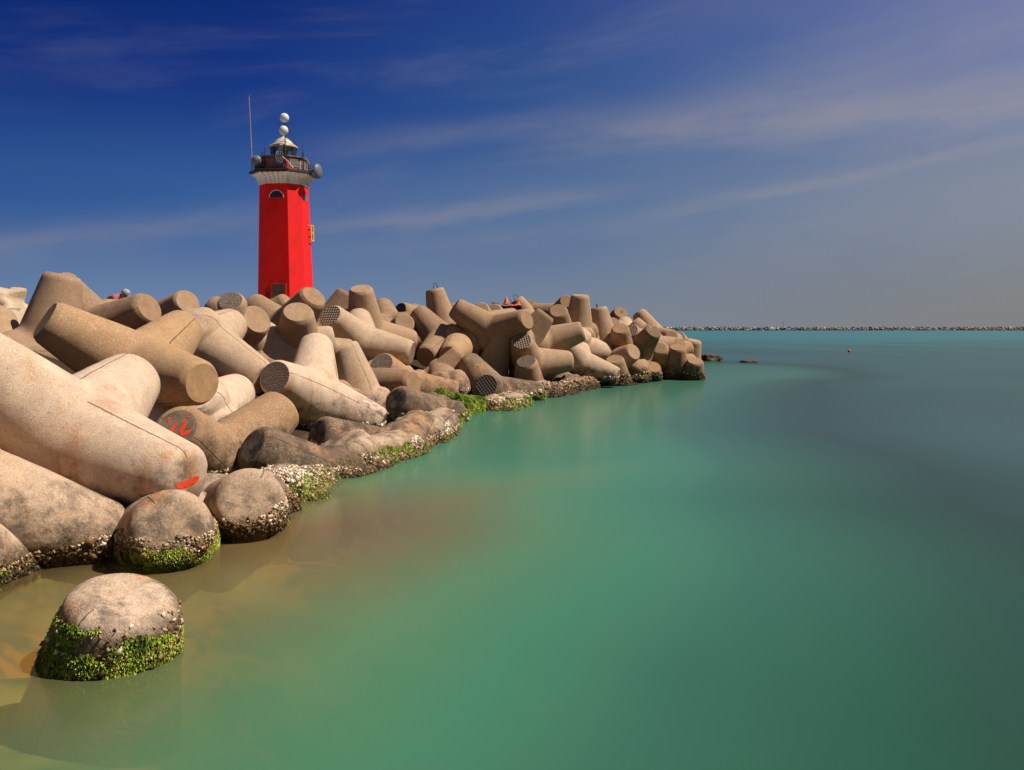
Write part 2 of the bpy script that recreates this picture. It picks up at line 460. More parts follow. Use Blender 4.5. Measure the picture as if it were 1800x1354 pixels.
# id: (x, y, z), quaternion (w, x, y, z), snapped legs, tint, end, label
POSES = {
    'A0': ((-8.957, 14.899, 1.247), (0.9146, -0.3473, -0.2038, 0.0359), (), TAN, 'plain', 'upright tan tetrapod leg cut by the left edge, in front of the white limestone block'),
    'A1': ((-8.426, 15.43, 1.556), (0.5558, 0.0745, 0.0877, 0.8233), (), TAN, 'plain', 'tall tan tetrapod with a broad leg pointing up, the highest point at far left'),
    'A2': ((-8.243, 17.039, 1.859), (0.1343, 0.5468, -0.1191, 0.8178), (), BROWN, 'plain', 'speckled brown tetrapod behind the tall left one, its lying leg end in shade'),
    'A3': ((-13.304, 24.065, 1.543), (0.6670, 0.3287, 0.4242, -0.5168), (1, 2, 3), DARK, 'black', 'dark shaded tetrapod end peeping out left of the tall leg at far left'),
    'B1': ((-4.315, 8.264, 0.902), (0.4400, 0.7013, 0.3417, 0.4448), (), PALE, 'worn', 'largest pale tetrapod in the left foreground with a bright red paint dash on its end'),
    'B2': ((-5.6, 12.767, 1.356), (0.8087, 0.4268, -0.2313, -0.3322), (), OCHRE, 'plain', 'long ochre stained tetrapod lying across the upper left with a pale round end'),
    'E1': ((-5.67, 15.603, 1.689), (0.7901, -0.5868, 0.1370, 0.1122), (2, 3), SAND, 'plain', 'pale tetrapod lying between the long ochre one and the one with a ridged dark end'),
    'E2': ((-4.97, 13.535, 0.57), (0.2238, -0.0981, 0.6116, 0.7525), (1, 2, 3), PALE, 'plain', 'pale rounded tetrapod below the round end of the long ochre one'),
    'E3': ((-5.445, 11.684, -0.06), (0.7302, -0.3557, -0.1576, -0.5616), (2, 3), PALE, 'worn', 'pale tetrapod half hidden in the gap behind the largest foreground one'),
    'D1': ((-8.724, 21.311, 2.071), (0.7906, 0.2202, 0.5089, -0.2598), (), TAN, 'plain', 'tan tetrapod with a flat round end on the skyline above the long ochre one'),
    'D2': ((-7.461, 24.502, 1.882), (0.8783, 0.0346, -0.4724, -0.0641), (), BROWN, 'plain', 'half shaded tetrapod leg on the skyline just left of the rough dark round end'),
    'D3': ((-6.837, 21.811, 1.767), (0.8113, 0.3995, -0.1737, 0.3900), (), TAN, 'rough', 'tan tetrapod on the skyline with a rough dark round end, left of the lighthouse foot'),
    'D4': ((-6.125, 18.319, 1.642), (0.7651, 0.2137, 0.5193, -0.3151), (1, 2, 3), TAN, 'plain', 'tan tetrapod with a big pale tilted round end, below the lighthouse foot on the left'),
    'D6': ((-5.457, 20.598, 1.839), (0.2788, 0.4016, -0.1589, 0.8577), (), BROWN, 'plain', 'brown tetrapod directly before the lighthouse, hiding its right foot with a big round end'),
    'D7': ((-4.65, 18.622, 1.307), (0.8614, 0.3716, -0.0546, 0.3419), (), TAN, 'plain', 'short upright tetrapod leg with a flat pale top, just under the lighthouse'),
    'D10': ((-5.179, 18.104, 1.428), (0.5563, 0.3324, 0.5281, 0.5488), (1, 2, 3), SAND, 'plain', 'pale lying tetrapod leg pointing right, behind the upright leg of the ridged end one'),
    'C1': ((-3.823, 16.209, 0.654), (0.5749, -0.1897, -0.3062, -0.7347), (), PALE, 'ridged', 'pale tetrapod with a dark ridged round end and one leg pointing straight up'),
    'G1': ((-4.05, 11.552, 0.071), (0.7532, 0.4312, -0.2510, 0.4286), (), RUST, 'worn_grey', 'rust streaked tetrapod near the water with worn red painted strokes on its grey end'),
    'F1': ((-2.529, 11.787, -0.296), (0.6632, 0.0537, -0.4753, 0.5757), (1, 2, 3), DARK, 'worn_black', 'blackened tetrapod lying at the waterline with a black left end, below the rust streaked one'),
    'F2': ((-2.981, 9.135, -0.167), (0.0271, 0.2364, -0.5018, 0.8316), (1, 2, 3), SAND, 'worn', 'domed tetrapod end with a grey top and a ragged belt of oyster shells, no weed'),
    'F3': ((-3.398, 8.128, -0.173), (0.7237, 0.5568, -0.0255, 0.4070), (1, 2, 3), SAND, 'worn', 'domed tetrapod end with shells and green weed, right below the red paint dash'),
    'F4': ((-4.777, 6.99, 0.612), (0.2104, -0.8225, 0.0036, -0.5283), (1, 2, 3), SAND, 'worn', 'heavy tetrapod leg coming in from the left with a black stain along its side'),
    'F5': ((-4.555, 5.909, 0.454), (0.4460, -0.7798, -0.2993, -0.3215), (1, 2, 3), PALE, 'worn', 'pale tetrapod leg end cut by the lower left edge, in the water'),
    'F6': ((-2.743, 5.305, -0.956), (0.9659, 0.0612, 0.1630, -0.1916), (), PALE, 'worn', 'lone front tetrapod end standing in the water, bearded with bright green weed'),
    'F7': ((-1.921, 13.874, -0.219), (0.7557, -0.4687, 0.3343, 0.3121), (1, 2, 3), RUST, 'worn', 'dark topped tetrapod hump at the water, behind the hump with a long weedy foot'),
    'F8': ((-2.139, 14.444, -0.276), (0.5145, 0.5447, 0.0379, -0.6612), (1, 2, 3), DARK, 'worn_black', 'low tetrapod with a black hollow looking end, under the leg of the ridged end one'),
    'H0': ((-5.368, 24.384, 1.756), (0.6902, 0.1512, 0.2019, 0.6782), (), BROWN, 'plain', 'slanting brown tetrapod leg left of the tall flat topped leg right of the lighthouse'),
    'H1': ((-4.125, 24.297, 1.791), (0.9578, 0.2071, -0.0604, 0.1897), (), TAN, 'plain', 'tan tetrapod with a tall flat topped leg standing on the skyline right of the lighthouse'),
    'H2': ((-4.012, 22.476, 1.569), (0.8544, 0.4754, -0.1124, -0.1770), (), SAND, 'waffle', 'long tan tetrapod with a studded waffle end, lying below the tall flat topped leg'),
    'H3': ((-3.29, 18.68, 0.264), (0.4012, 0.1355, -0.0382, -0.9051), (1, 2, 3), SAND, 'plain', 'narrow pale tetrapod leg standing right of the upright leg of the ridged end one'),
    'I1': ((-2.828, 21.967, 0.42), (0.8614, 0.4933, -0.0962, -0.0735), (), RUST, 'rough', 'tetrapod with a rough dark round end and a rusty flank, mid way along the heap'),
    'I2': ((-3.577, 21.081, 0.52), (0.5652, 0.6319, 0.2067, 0.4884), (), BROWN, 'plain', 'brown tetrapod leg lying level with a rust orange right end, under the rough dark end'),
    'I5': ((-3.682, 18.313, 0.242), (0.7640, -0.6404, 0.0581, -0.0535), (1, 2, 3), RUST, 'worn', 'rust and black domed tetrapod end left of the level brown leg'),
    'I6': ((-3.116, 17.298, -0.143), (0.1009, -0.2764, -0.6071, -0.7381), (1, 2, 3), DARK, 'worn', 'low brown tetrapod hump at the foot of the ridged end one, edged with shells'),
    'I7': ((-1.613, 18.234, -0.046), (0.8306, 0.4939, -0.2115, -0.1462), (1, 2, 3), DARK, 'worn_black', 'low dark tetrapod with a black round end, near the green weed bank'),
    'I3': ((-1.767, 23.511, 0.253), (0.5305, -0.4478, 0.2963, 0.6559), (1, 2, 3), BROWN, 'plain', 'small blunt brown tetrapod end in the middle of the heap, above the weed bank'),
    'I4': ((-0.693, 26.319, 0.549), (0.7806, 0.1882, 0.0706, 0.5919), (2, 3), TAN, 'plain', 'tan tetrapod with a broad leg leaning up to the right, centre of the heap'),
    'J1': ((-0.544, 23.523, 0.148), (0.6042, 0.0008, -0.4197, -0.6773), (3,), DARK, 'studded', 'dark seamed tetrapod at the water with a black waffle end, right of the weed bank'),
    'J3': ((-0.392, 21.057, -0.321), (0.2611, -0.4410, -0.4045, -0.7574), (1, 2, 3), SAND, 'worn', 'low shell crusted tetrapod hump at the water, right of the green weed bank'),
    'K1': ((-0.603, 26.467, 1.845), (0.8251, 0.2524, -0.3969, -0.3130), (2, 3), BROWN, 'plain', 'big brown tetrapod with legs spread like a V near the middle of the heap'),
    'K2': ((-2.138, 26.704, 1.513), (0.4372, 0.1982, -0.3371, -0.8099), (2, 3), BROWN, 'plain', 'brown tetrapod slanting down from upper left, left of the big spread V one'),
    'K3': ((-1.599, 26.451, 1.447), (0.6389, 0.7482, -0.1746, 0.0388), (1, 2, 3), OCHRE, 'plain', 'ochre tetrapod leg in the hollow under the big spread V one'),
    'K4': ((-3.215, 31.597, 2.163), (0.8144, 0.4890, -0.3110, -0.0318), (), BROWN, 'black', 'small tetrapod lying on the skyline with a dark round left end'),
    'K5': ((-2.375, 29.726, 1.951), (0.9805, 0.0473, -0.0998, -0.1625), (), TAN, 'plain', 'tetrapod leg standing on the skyline like a chimney with a wire loop on top'),
    'K6': ((-3.982, 27.854, 1.934), (0.5384, -0.3794, 0.2455, 0.7112), (), BROWN, 'plain', 'rounded brown tetrapod leg just right of the tall flat topped skyline leg'),
    'K6b': ((-3.757, 27.889, 1.673), (0.1784, 0.2903, -0.4959, 0.7988), (), TAN, 'plain', 'small tan tetrapod end tucked under the rounded brown leg on the skyline'),
    'K7': ((-1.069, 32.133, 2.059), (0.2356, 0.1283, -0.5249, 0.8078), (), TAN, 'plain', 'left of two small round tetrapod heads on the skyline before the dark tray'),
    'K7b': ((-0.454, 34.141, 2.068), (0.2922, 0.0909, -0.5354, 0.7872), (), TAN, 'plain', 'right of two small round tetrapod heads on the skyline before the dark tray'),
    'K8': ((0.997, 38.96, 2.106), (0.9451, 0.0515, -0.2901, -0.1415), (), TAN, 'plain', 'pointed tetrapod leg right behind the orange cover and the dark tray'),
    'K9': ((0.774, 46.8, 2.598), (0.1323, 0.1698, -0.4933, 0.8428), (), BROWN, 'plain', 'small distant tetrapod with a round end, right of the pointed leg by the orange cover'),
    'L1': ((0.2, 27.034, 1.315), (0.7469, 0.2242, 0.2352, 0.5801), (), BROWN, 'plain', 'brown tetrapod leg rising to the right behind the end of the big spread V one'),
    'L2': ((0.936, 27.721, 1.476), (0.3651, 0.5449, 0.2252, 0.7205), (), TAN, 'plain', 'tan tetrapod with a long leg lying level to the right, above the studded end'),
    'L3': ((1.721, 30.387, 1.68), (0.8887, 0.4006, -0.1361, 0.1765), (), BROWN, 'plain', 'brown tetrapod leg with a pale patch on top, left of the tallest right hand leg'),
    'L4': ((2.389, 30.845, 1.756), (0.8919, 0.0790, -0.0218, 0.4448), (2, 3), TAN, 'plain', 'tallest tetrapod leg of the right half, leaning with an ochre cap, on the skyline'),
    'L5': ((2.189, 38.747, 2.578), (0.0870, 0.1362, -0.5232, 0.8367), (), BROWN, 'plain', 'small brown round tetrapod end on the skyline left of the tallest right hand leg'),
    'L6': ((3.446, 31.773, 1.345), (0.7155, -0.0568, -0.0652, 0.6932), (1, 2, 3), TAN, 'plain', 'upright tetrapod leg with a short rod standing on its flat top near the right end'),
    'L8': ((4.408, 37.898, 1.846), (0.6949, 0.2849, 0.3559, -0.5561), (1, 2, 3), BROWN, 'plain', 'small tetrapod leg with a dark painted figure on its round end, on the right skyline'),
    'L9': ((6.377, 37.741, 1.521), (0.7467, 0.0729, -0.2970, -0.5906), (), TAN, 'plain', 'last tetrapod leg on the right skyline, leaning left above the far jetty'),
    'L10': ((4.714, 35.177, 1.434), (0.6226, -0.3072, 0.3417, 0.6334), (), SAND, 'plain', 'pale rounded tetrapod leg below the small end with the painted figure'),
    'L11': ((3.739, 35.108, 1.603), (0.6406, 0.3552, 0.4329, -0.5253), (), TAN, 'plain', 'small round tetrapod head right behind the leg with the short rod'),
    'L12': ((4.079, 31.869, 0.883), (0.9304, 0.3156, -0.1117, 0.1490), (1, 2, 3), BROWN, 'plain', 'dark short upright tetrapod leg with a flat broken top, right of the rod topped leg'),
    'L13': ((5.198, 34.526, 1.111), (0.8827, 0.4222, -0.2052, -0.0197), (), TAN, 'waffle', 'tetrapod with a small waffle end, between the dark short leg and the dark leaning one'),
    'L14': ((4.715, 32.344, 0.984), (0.0789, 0.2157, -0.3689, 0.9007), (1, 2, 3), DARK, 'plain', 'dark tetrapod with a broad leg leaning up to the right, near the right end'),
    'L15': ((3.565, 31.408, 0.607), (0.8228, 0.4965, 0.2468, 0.1251), (), TAN, 'plain', 'tetrapod with a smooth pale round end facing the water, below the dark leaning one'),
    'L16': ((2.264, 30.367, 1.397), (0.3226, -0.7793, -0.0078, -0.5371), (1, 2, 3), SAND, 'plain', 'pale tetrapod leg with a small dark hole in its side, above the long slanting one'),
    'L17': ((2.26, 29.218, 0.747), (0.8408, 0.4505, -0.0979, -0.2838), (3,), SAND, 'waffle', 'long slanting tetrapod with a studded end whose leg runs down into the water'),
    'M1': ((0.489, 26.697, 0.879), (0.8708, 0.4759, -0.1096, 0.0566), (2, 3), TAN, 'waffle', 'tan tetrapod with a waffle end over a level leg, above the rust streaked upright leg'),
    'M2': ((0.579, 25.931, -0.138), (0.4026, 0.0744, -0.2975, 0.8625), (1, 2, 3), RUST, 'ridged', 'upright rust streaked tetrapod leg with a rough round top tilted to the water'),
    'M3': ((2.317, 29.025, -0.429), (0.7027, -0.0570, -0.3946, 0.5893), (), BROWN, 'rough', 'low brown tetrapod with a dark end, right of the upright rough topped leg'),
    'M4': ((0.888, 25.099, -0.212), (0.7569, -0.5586, 0.2952, -0.1670), (1, 2, 3), SAND, 'worn', 'shell crusted tetrapod hump at the water in front of the upright rough topped leg'),
    'M5': ((1.813, 27.546, -0.11), (0.6898, -0.3288, 0.5848, 0.2723), (1, 2, 3), BROWN, 'worn', 'shell crusted hump at the water just left of the long slanting tetrapod foot'),
    'M6': ((2.892, 30.025, 0.067), (0.3404, 0.1671, 0.6852, 0.6219), (1, 2, 3), TAN, 'worn', 'shell crusted hump at the water under the foot of the long slanting tetrapod'),
    'M7': ((3.811, 30.176, -0.324), (0.5694, 0.0579, -0.2417, 0.7836), (1, 2, 3), BROWN, 'plain', 'short upright brown tetrapod leg in the water below the smooth pale round end'),
    'M8': ((4.484, 31.561, 0.336), (0.4500, -0.7300, -0.1269, -0.4985), (1, 2, 3), RUST, 'worn', 'sloping tetrapod leg running into the water under the dark leaning one'),
    'N1': ((8.169, 40.955, 0.929), (0.8455, 0.4859, -0.2111, 0.0670), (1, 2, 3), TAN, 'plain', 'small cracked tetrapod head at the right end of the heap'),
    'N3': ((5.941, 35.57, 1.151), (0.1209, -0.5001, -0.5142, -0.6862), (), TAN, 'plain', 'slim tetrapod leg slanting down right behind the dark leaning one'),
    'N4': ((6.109, 35.201, 0.847), (0.7587, -0.3362, 0.5196, -0.2035), (), TAN, 'plain', 'level tetrapod leg pointing right near the right end, before the far water'),
    'N5': ((7.516, 36.519, 0.097), (0.8348, 0.1348, -0.0041, 0.5338), (), TAN, 'plain', 'outermost upright tetrapod leg at the right end, leaning to the right'),
    'N6': ((6.448, 33.532, -0.06), (0.6679, 0.1477, 0.1303, -0.7177), (1, 2, 3), BROWN, 'plain', 'upright brown tetrapod leg with a crumbled top near the right end'),
    'N7': ((6.566, 33.658, -0.595), (0.9518, 0.1764, -0.0241, -0.2499), (1, 2, 3), DARK, 'worn', 'low dark tetrapod stub in the water in front of the crumbled topped leg'),
    'N8': ((7.018, 33.333, -0.544), (0.7115, 0.1597, 0.1530, -0.6670), (1, 2, 3), BROWN, 'plain', 'detached tetrapod stub with a tilted top standing in the water at the right end'),
    'N10': ((6.016, 34.024, 0.397), (0.5371, 0.3637, 0.2753, -0.7095), (), RUST, 'worn', 'small rough lumpy tetrapod end low behind the dark leaning one'),
    'N12': ((5.283, 32.923, -0.497), (0.2494, 0.0916, -0.3554, 0.8962), (1, 2, 3), RUST, 'plain', 'rust coloured tetrapod foot in the water right of the sloping leg'),
    'F1b': ((-2.747, 10.176, -0.324), (0.7536, -0.6498, 0.0949, 0.0275), (1, 2, 3), SAND, 'worn', 'low tetrapod leg at the water covered in white shells, below the black ended one'),
    'F9': ((-1.666, 15.18, -0.167), (0.7649, -0.5383, 0.3023, 0.1841), (1, 2, 3), SAND, 'worn', 'small tetrapod hump with shells at the outer end of the dark topped pair'),
    'I3b': ((-2.388, 24.441, 0.201), (0.1585, -0.3556, 0.0247, -0.9208), (1, 2, 3), TAN, 'plain', 'tan tetrapod leg rising to the right, above the small blunt brown end'),
    'F7b': ((-2.32, 12.481, -0.184), (0.3289, -0.5174, -0.3718, -0.6970), (1, 2, 3), SAND, 'worn', 'blotched tetrapod hump with a long weedy foot, at the bend of the waterline'),
    'J2b': ((-1.511, 19.811, -0.092), (0.5794, -0.2584, 0.6421, 0.4303), (1, 2, 3), DARK, 'worn', 'low tetrapod leg wholly coated in green weed, lying along the water'),
}
TG = 'concrete tetrapods heaped along the breakwater'
TP = {}
for i, (k, (loc, q, cut, tint, cap, label)) in enumerate(POSES.items()):
    o = link('tetrapod', block(i % 3, cut, cap.startswith('worn')))
    o.location = loc
    o.rotation_mode = 'QUATERNION'
    o.rotation_quaternion = q
    o.color = tint
    o.material_slots[1].link = 'OBJECT'
    o.material_slots[1].material = CAPS.get(cap.replace('worn_', ''), M_CONC)
    tag(o, label, 'tetrapod', TG)
    TP[k] = o


# ------------------------------------------------------------------ water and sea bed
SHORE = [(-9.0, -4.0), (-5.2, 2.0), (-3.5, 5.7), (-3.1, 6.8), (-2.6, 7.6), (-2.1, 8.6), (-2.1, 10.7), (-1.15, 13.1), (-1.1, 17.8), (.4, 23.4), (3.0, 30.6), (5.4, 35.3), (8.6, 38.5), (9.4, 43.0), (4.0, 52.0), (-10.0, 75.0), (-40.0, 110.0)]


def off_shore(X, Y):
    best = np.full(X.shape, 1e9)
    sgn = np.ones(X.shape)
    for (x0, y0), (x1, y1) in zip(SHORE[:-1], SHORE[1:]):
        dx, dy = x1-x0, y1-y0
        tt = np.clip(((X-x0)*dx+(Y-y0)*dy)/(dx*dx+dy*dy), 0, 1)
        d = np.hypot(X-x0-tt*dx, Y-y0-tt*dy)
        s = np.sign((X-x0)*dy-(Y-y0)*dx)
        sgn = np.where(d < best, s, sgn)
        best = np.minimum(best, d)
    return best*sgn


def axis(lo, hi, fine, a, b, grow=1.13):
    v = list(np.arange(a, b+1e-6, fine))
    st = fine
    while v[-1] < hi:
        st *= grow
        v.append(min(v[-1]+st, hi))
    st = fine
    while v[0] > lo:
        st *= grow
        v.insert(0, max(v[0]-st, lo))
    return np.array(v)


def sheet(name, xs, ys, zf, mat, attrs=None):
    X, Y = np.meshgrid(xs, ys)
    Z = zf(X, Y)
    nx, ny = len(xs), len(ys)
    V = np.stack([X, Y, Z], -1).reshape(-1, 3)
    idx = np.arange(nx*ny).reshape(ny, nx)
    F = np.stack([idx[:-1, :-1], idx[:-1, 1:], idx[1:, 1:], idx[1:, :-1]], -1).reshape(-1, 4)
    me = mesh_np(name, V.tolist(), F.tolist(), mat, True)
    for an, fn in (attrs or {}).items():
        at = me.attributes.new(an, 'FLOAT', 'POINT')
        at.data.foreach_set('value', fn(X, Y).reshape(-1).astype(np.float32))
    return tag(link(name, me), kind='structure')


def water_material():
    m, t = material('sea_water')
    depth_dim = t.n('ShaderNodeAttribute', attribute_name='depth_dim').outputs['Fac']
    clear = t.n('ShaderNodeAttribute', attribute_name='depth').outputs['Fac']
    pos = t.n('ShaderNodeNewGeometry').outputs['Position']
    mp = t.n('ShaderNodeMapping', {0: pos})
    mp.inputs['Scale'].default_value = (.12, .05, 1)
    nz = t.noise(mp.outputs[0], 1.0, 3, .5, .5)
    d = t.math('ADD', depth_dim, t.math('MULTIPLY_ADD', nz, .16, -.08))
    col = t.ramp(d, [(0.0, (.19, .125, .055)), (.10, (.140, .155, .062)), (.20, (.085, .190, .095)), (.30, (.050, .175, .102)), (.42, (.034, .120, .078)), (.60, (.020, .080, .047)), (.80, (.009, .036, .021)), (.92, (.014, .070, .066)), (1.0, (.009, .125, .140))])  # body colour from shore outwards; dark stops also paint in the dim reflection at right
    body = t.n('ShaderNodeBsdfDiffuse', {0: col})
    tr = t.n('ShaderNodeBsdfTransparent', {0: (.80, .86, .70, 1)})
    gi = t.n('ShaderNodeNewGeometry')
    ci = t.n('ShaderNodeVectorMath', {0: gi.outputs['Incoming'], 1: gi.outputs['Normal']}, operation='DOT_PRODUCT').outputs['Value']
    s2 = t.math('MULTIPLY', t.math('SUBTRACT', 1.0, t.math('MULTIPLY', ci, ci)), 1/1.77)
    path = t.math('DIVIDE', clear, t.math('SQRT', t.math('SUBTRACT', 1.0, s2)))
    thru = t.math('EXPONENT', t.math('MULTIPLY', path, -1.2))
    mixb = t.n('ShaderNodeMixShader', {0: t.math('SUBTRACT', 1.0, thru), 1: tr.outputs[0], 2: body.outputs[0]})
    # a long exposure has ironed out the ripples: broad, soft reflection
    gl = t.n('ShaderNodeBsdfAnisotropic', {0: (1, 1, 1, 1), 'Roughness': .20})
    fr = t.n('ShaderNodeFresnel', {0: 1.33}).outputs[0]
    fr = t.math('MULTIPLY', t.math('MINIMUM', fr, .52), .60)
    mx = t.n('ShaderNodeMixShader', {0: fr, 1: mixb.outputs[0], 2: gl.outputs[0]})
    t.n('ShaderNodeOutputMaterial', {0: mx.outputs[0]})
    return m


def seabed_material():
    m, t = material('sea_bed')
    pos = t.n('ShaderNodeNewGeometry').outputs['Position']
    a = t.noise(pos, 1.3, 3, .55, .5)
    b = t.noise(pos, 2.1, 3, .55, .4)
    col = t.mix(t.smooth(a, .40, .62), (.15, .14, .07), (.40, .29, .075))
    col = t.mix(t.smooth(b, .48, .62), col, (.66, .28, .035))
    zz = t.n('ShaderNodeSeparateXYZ', {0: pos}).outputs[2]
    col = t.mix(t.smooth(zz, -.15, .1), col, (.045, .032, .022))
    bs = t.n('ShaderNodeBsdfDiffuse', {0: col})
    t.n('ShaderNodeOutputMaterial', {0: bs.outputs[0]})
    return m


def bed_z(X, Y):
    o = off_shore(X, Y)
    z = np.where(o > 0, -.42 - .42*np.minimum(o, 14), np.maximum(-.42 - .75*o, -.42) - .3)
    z = z - np.interp(Y, [8.5, 14], [0, 1.2]) + .72*np.exp(-((X+2.2)/1.7)**2-((Y-3.7)/1.7)**2)
    z = np.where(o < -1.0, np.minimum(.35*(-o-1.0)-.5, 1.75), z)
    return z


def depth_dim_tone(X, Y):  # tone by offshore distance, with the weak polarised reflection at right painted in
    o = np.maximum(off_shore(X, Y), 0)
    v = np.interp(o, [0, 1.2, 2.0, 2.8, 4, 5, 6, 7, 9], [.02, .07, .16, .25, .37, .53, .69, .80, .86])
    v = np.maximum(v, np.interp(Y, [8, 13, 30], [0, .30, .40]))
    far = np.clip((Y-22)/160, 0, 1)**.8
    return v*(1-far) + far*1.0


sheet('sea_bed', axis(-4000, 4000, .5, -12, 14), axis(-60, 5000, .5, 0, 50), bed_z, seabed_material())
wxs, wys = axis(-4000, 4000, .12, -5, 3), axis(-60, 6000, .12, 2.0, 14.0)


def water_depth(X, Y):
    """Metres of water over the sea bed or over a sunken leg."""
    vs, fs = [], []
    dg_near = [o for o in TP.values() if o.location.y < 20]
    for o in dg_near:
        M = Matrix.LocRotScale(o.location, o.rotation_quaternion, None)
        n0 = len(vs)
        vs += [M @ v.co for v in o.data.vertices]
        fs += [tuple(n0+i for i in p.vertices) for p in o.data.polygons]
    bvh = BVHTree.FromPolygons(vs, fs)
    D = -bed_z(X, Y)
    D = np.maximum(D, .22)
    for i in range(X.shape[0]):
        if not (1.5 < Y[i, 0] < 15): continue
        for j in range(X.shape[1]):
            if -6 < X[i, j] < 4:
                h = bvh.ray_cast(Vector((X[i, j], Y[i, j], -.005)), Vector((0, 0, -1)), 3.0)
                if h[0] is not None:
                    D[i, j] = min(D[i, j], h[3])
    for _ in range(2):                                    # swell smears the outline
        D[1:-1, 1:-1] = (D[1:-1, 1:-1]*4 + D[:-2, 1:-1] + D[2:, 1:-1] + D[1:-1, :-2] + D[1:-1, 2:])/8
    return np.maximum(D, .03)


sheet('sea', wxs, wys, lambda X, Y: X*0.0, water_material(), {'depth_dim': depth_dim_tone, 'depth': water_depth})


# ------------------------------------------------------------------ growth on the blocks: oyster crust and green weed
def growth_material(name, stops, rough):
    m, t = material(name)
    a = t.n('ShaderNodeAttribute', attribute_name='tone').outputs['Fac']
    pos = t.n('ShaderNodeNewGeometry').outputs['Position']
    n = t.noise(pos, 70.0, 2, .6)
    col = t.ramp(t.math('ADD', a, t.math('MULTIPLY_ADD', n, .16, -.08)), stops)
    bmp = t.n('ShaderNodeBump', {'Height': t.noise(pos, 160.0, 2, .6), 'Strength': .5, 'Distance': .006})
    b = t.n('ShaderNodeBsdfPrincipled', {'Base Color': col, 'Roughness': rough, 'Normal': bmp.outputs[0]})
    b.inputs['Specular IOR Level'].default_value = .3
    t.n('ShaderNodeOutputMaterial', {0: b.outputs[0]})
    return m


M_SHELL = growth_material('oyster_shell', [(0, (.018, .012, .008)), (.22, (.06, .034, .014)), (.45, (.20, .105, .035)), (.68, (.42, .27, .14)), (.86, (.66, .52, .38)), (1, (.84, .76, .66))], .6)
M_WEED = growth_material('green_weed', [(0, (.030, .055, .006)), (.30, (.115, .195, .012)), (.60, (.27, .38, .020)), (.85, (.42, .50, .045)), (1, (.55, .52, .10))], .55)


def surface_points(o, count, keep):
    """Random points with normals on a block, in world space, kept where keep(p, n) says so."""
    me = o.data
    me.calc_loop_triangles()
    nv = len(me.vertices)
    co = np.empty(nv*3); me.vertices.foreach_get('co', co); co = co.reshape(-1, 3)
    tri = np.empty(len(me.loop_triangles)*3, dtype=np.int32); me.loop_triangles.foreach_get('vertices', tri); tri = tri.reshape(-1, 3)
    M = np.array(Matrix.LocRotScale(o.location, o.rotation_quaternion, None))
    W = co @ M[:3, :3].T + M[:3, 3]
    A, B, D = W[tri[:, 0]], W[tri[:, 1]], W[tri[:, 2]]
    zc = (A[:, 2]+B[:, 2]+D[:, 2])/3
    nrm = np.cross(B-A, D-A)
    ar = np.linalg.norm(nrm, axis=1)/2
    ok = (zc > -.12) & (zc < .75) & (ar > 1e-9)
    if not ok.any():
        return np.zeros((0, 3)), np.zeros((0, 3)), 0
    A, B, D, nrm, ar = A[ok], B[ok], D[ok], nrm[ok], ar[ok]
    rng = np.random.default_rng(int(abs(o.location.x*977+o.location.y*131)*10) % 99991)
    tot = ar.sum()
    n = int(count*tot)
    i = rng.choice(len(ar), size=n, p=ar/tot)
    r1, r2 = rng.random(n), rng.random(n)
    s = np.sqrt(r1)
    P = A[i]*(1-s)[:, None] + B[i]*(s*(1-r2))[:, None] + D[i]*(s*r2)[:, None]
    N = nrm[i]/(2*ar[i])[:, None]
    k = keep(P, N, rng)
    return P[k], N[k], rng


def vnoise(P, sc, seed):
    return np.array([mnoise.noise(Vector(p)*sc + Vector((seed, seed*1.7, 0))) for p in P])


def frames(N, rng):
    t = rng.normal(size=N.shape)
    t -= (t*N).sum(1)[:, None]*N
    t /= np.linalg.norm(t, axis=1)[:, None]
    return t, np.cross(N, t)


def growth_object(name, o, V, F, tone, mat):
    Mi = np.array(Matrix.LocRotScale(o.location, o.rotation_quaternion, None).inverted())
    V = V @ Mi[:3, :3].T + Mi[:3, 3]
    me = bpy.data.meshes.new(name)
    me.vertices.add(len(V)); me.vertices.foreach_set('co', V.reshape(-1))
    k = F.shape[1]
    me.loops.add(F.size); me.loops.foreach_set('vertex_index', F.reshape(-1).astype(np.int32))
    me.polygons.add(len(F)); me.polygons.foreach_set('loop_start', np.arange(0, F.size, k, dtype=np.int32))
    at = me.attributes.new('tone', 'FLOAT', 'POINT')
    at.data.foreach_set('value', tone.astype(np.float32))
    me.materials.append(mat)
    me.update(calc_edges=True)
    me.validate()
    g = link(name, me, o)
    g['kind'] = 'stuff'
    return g


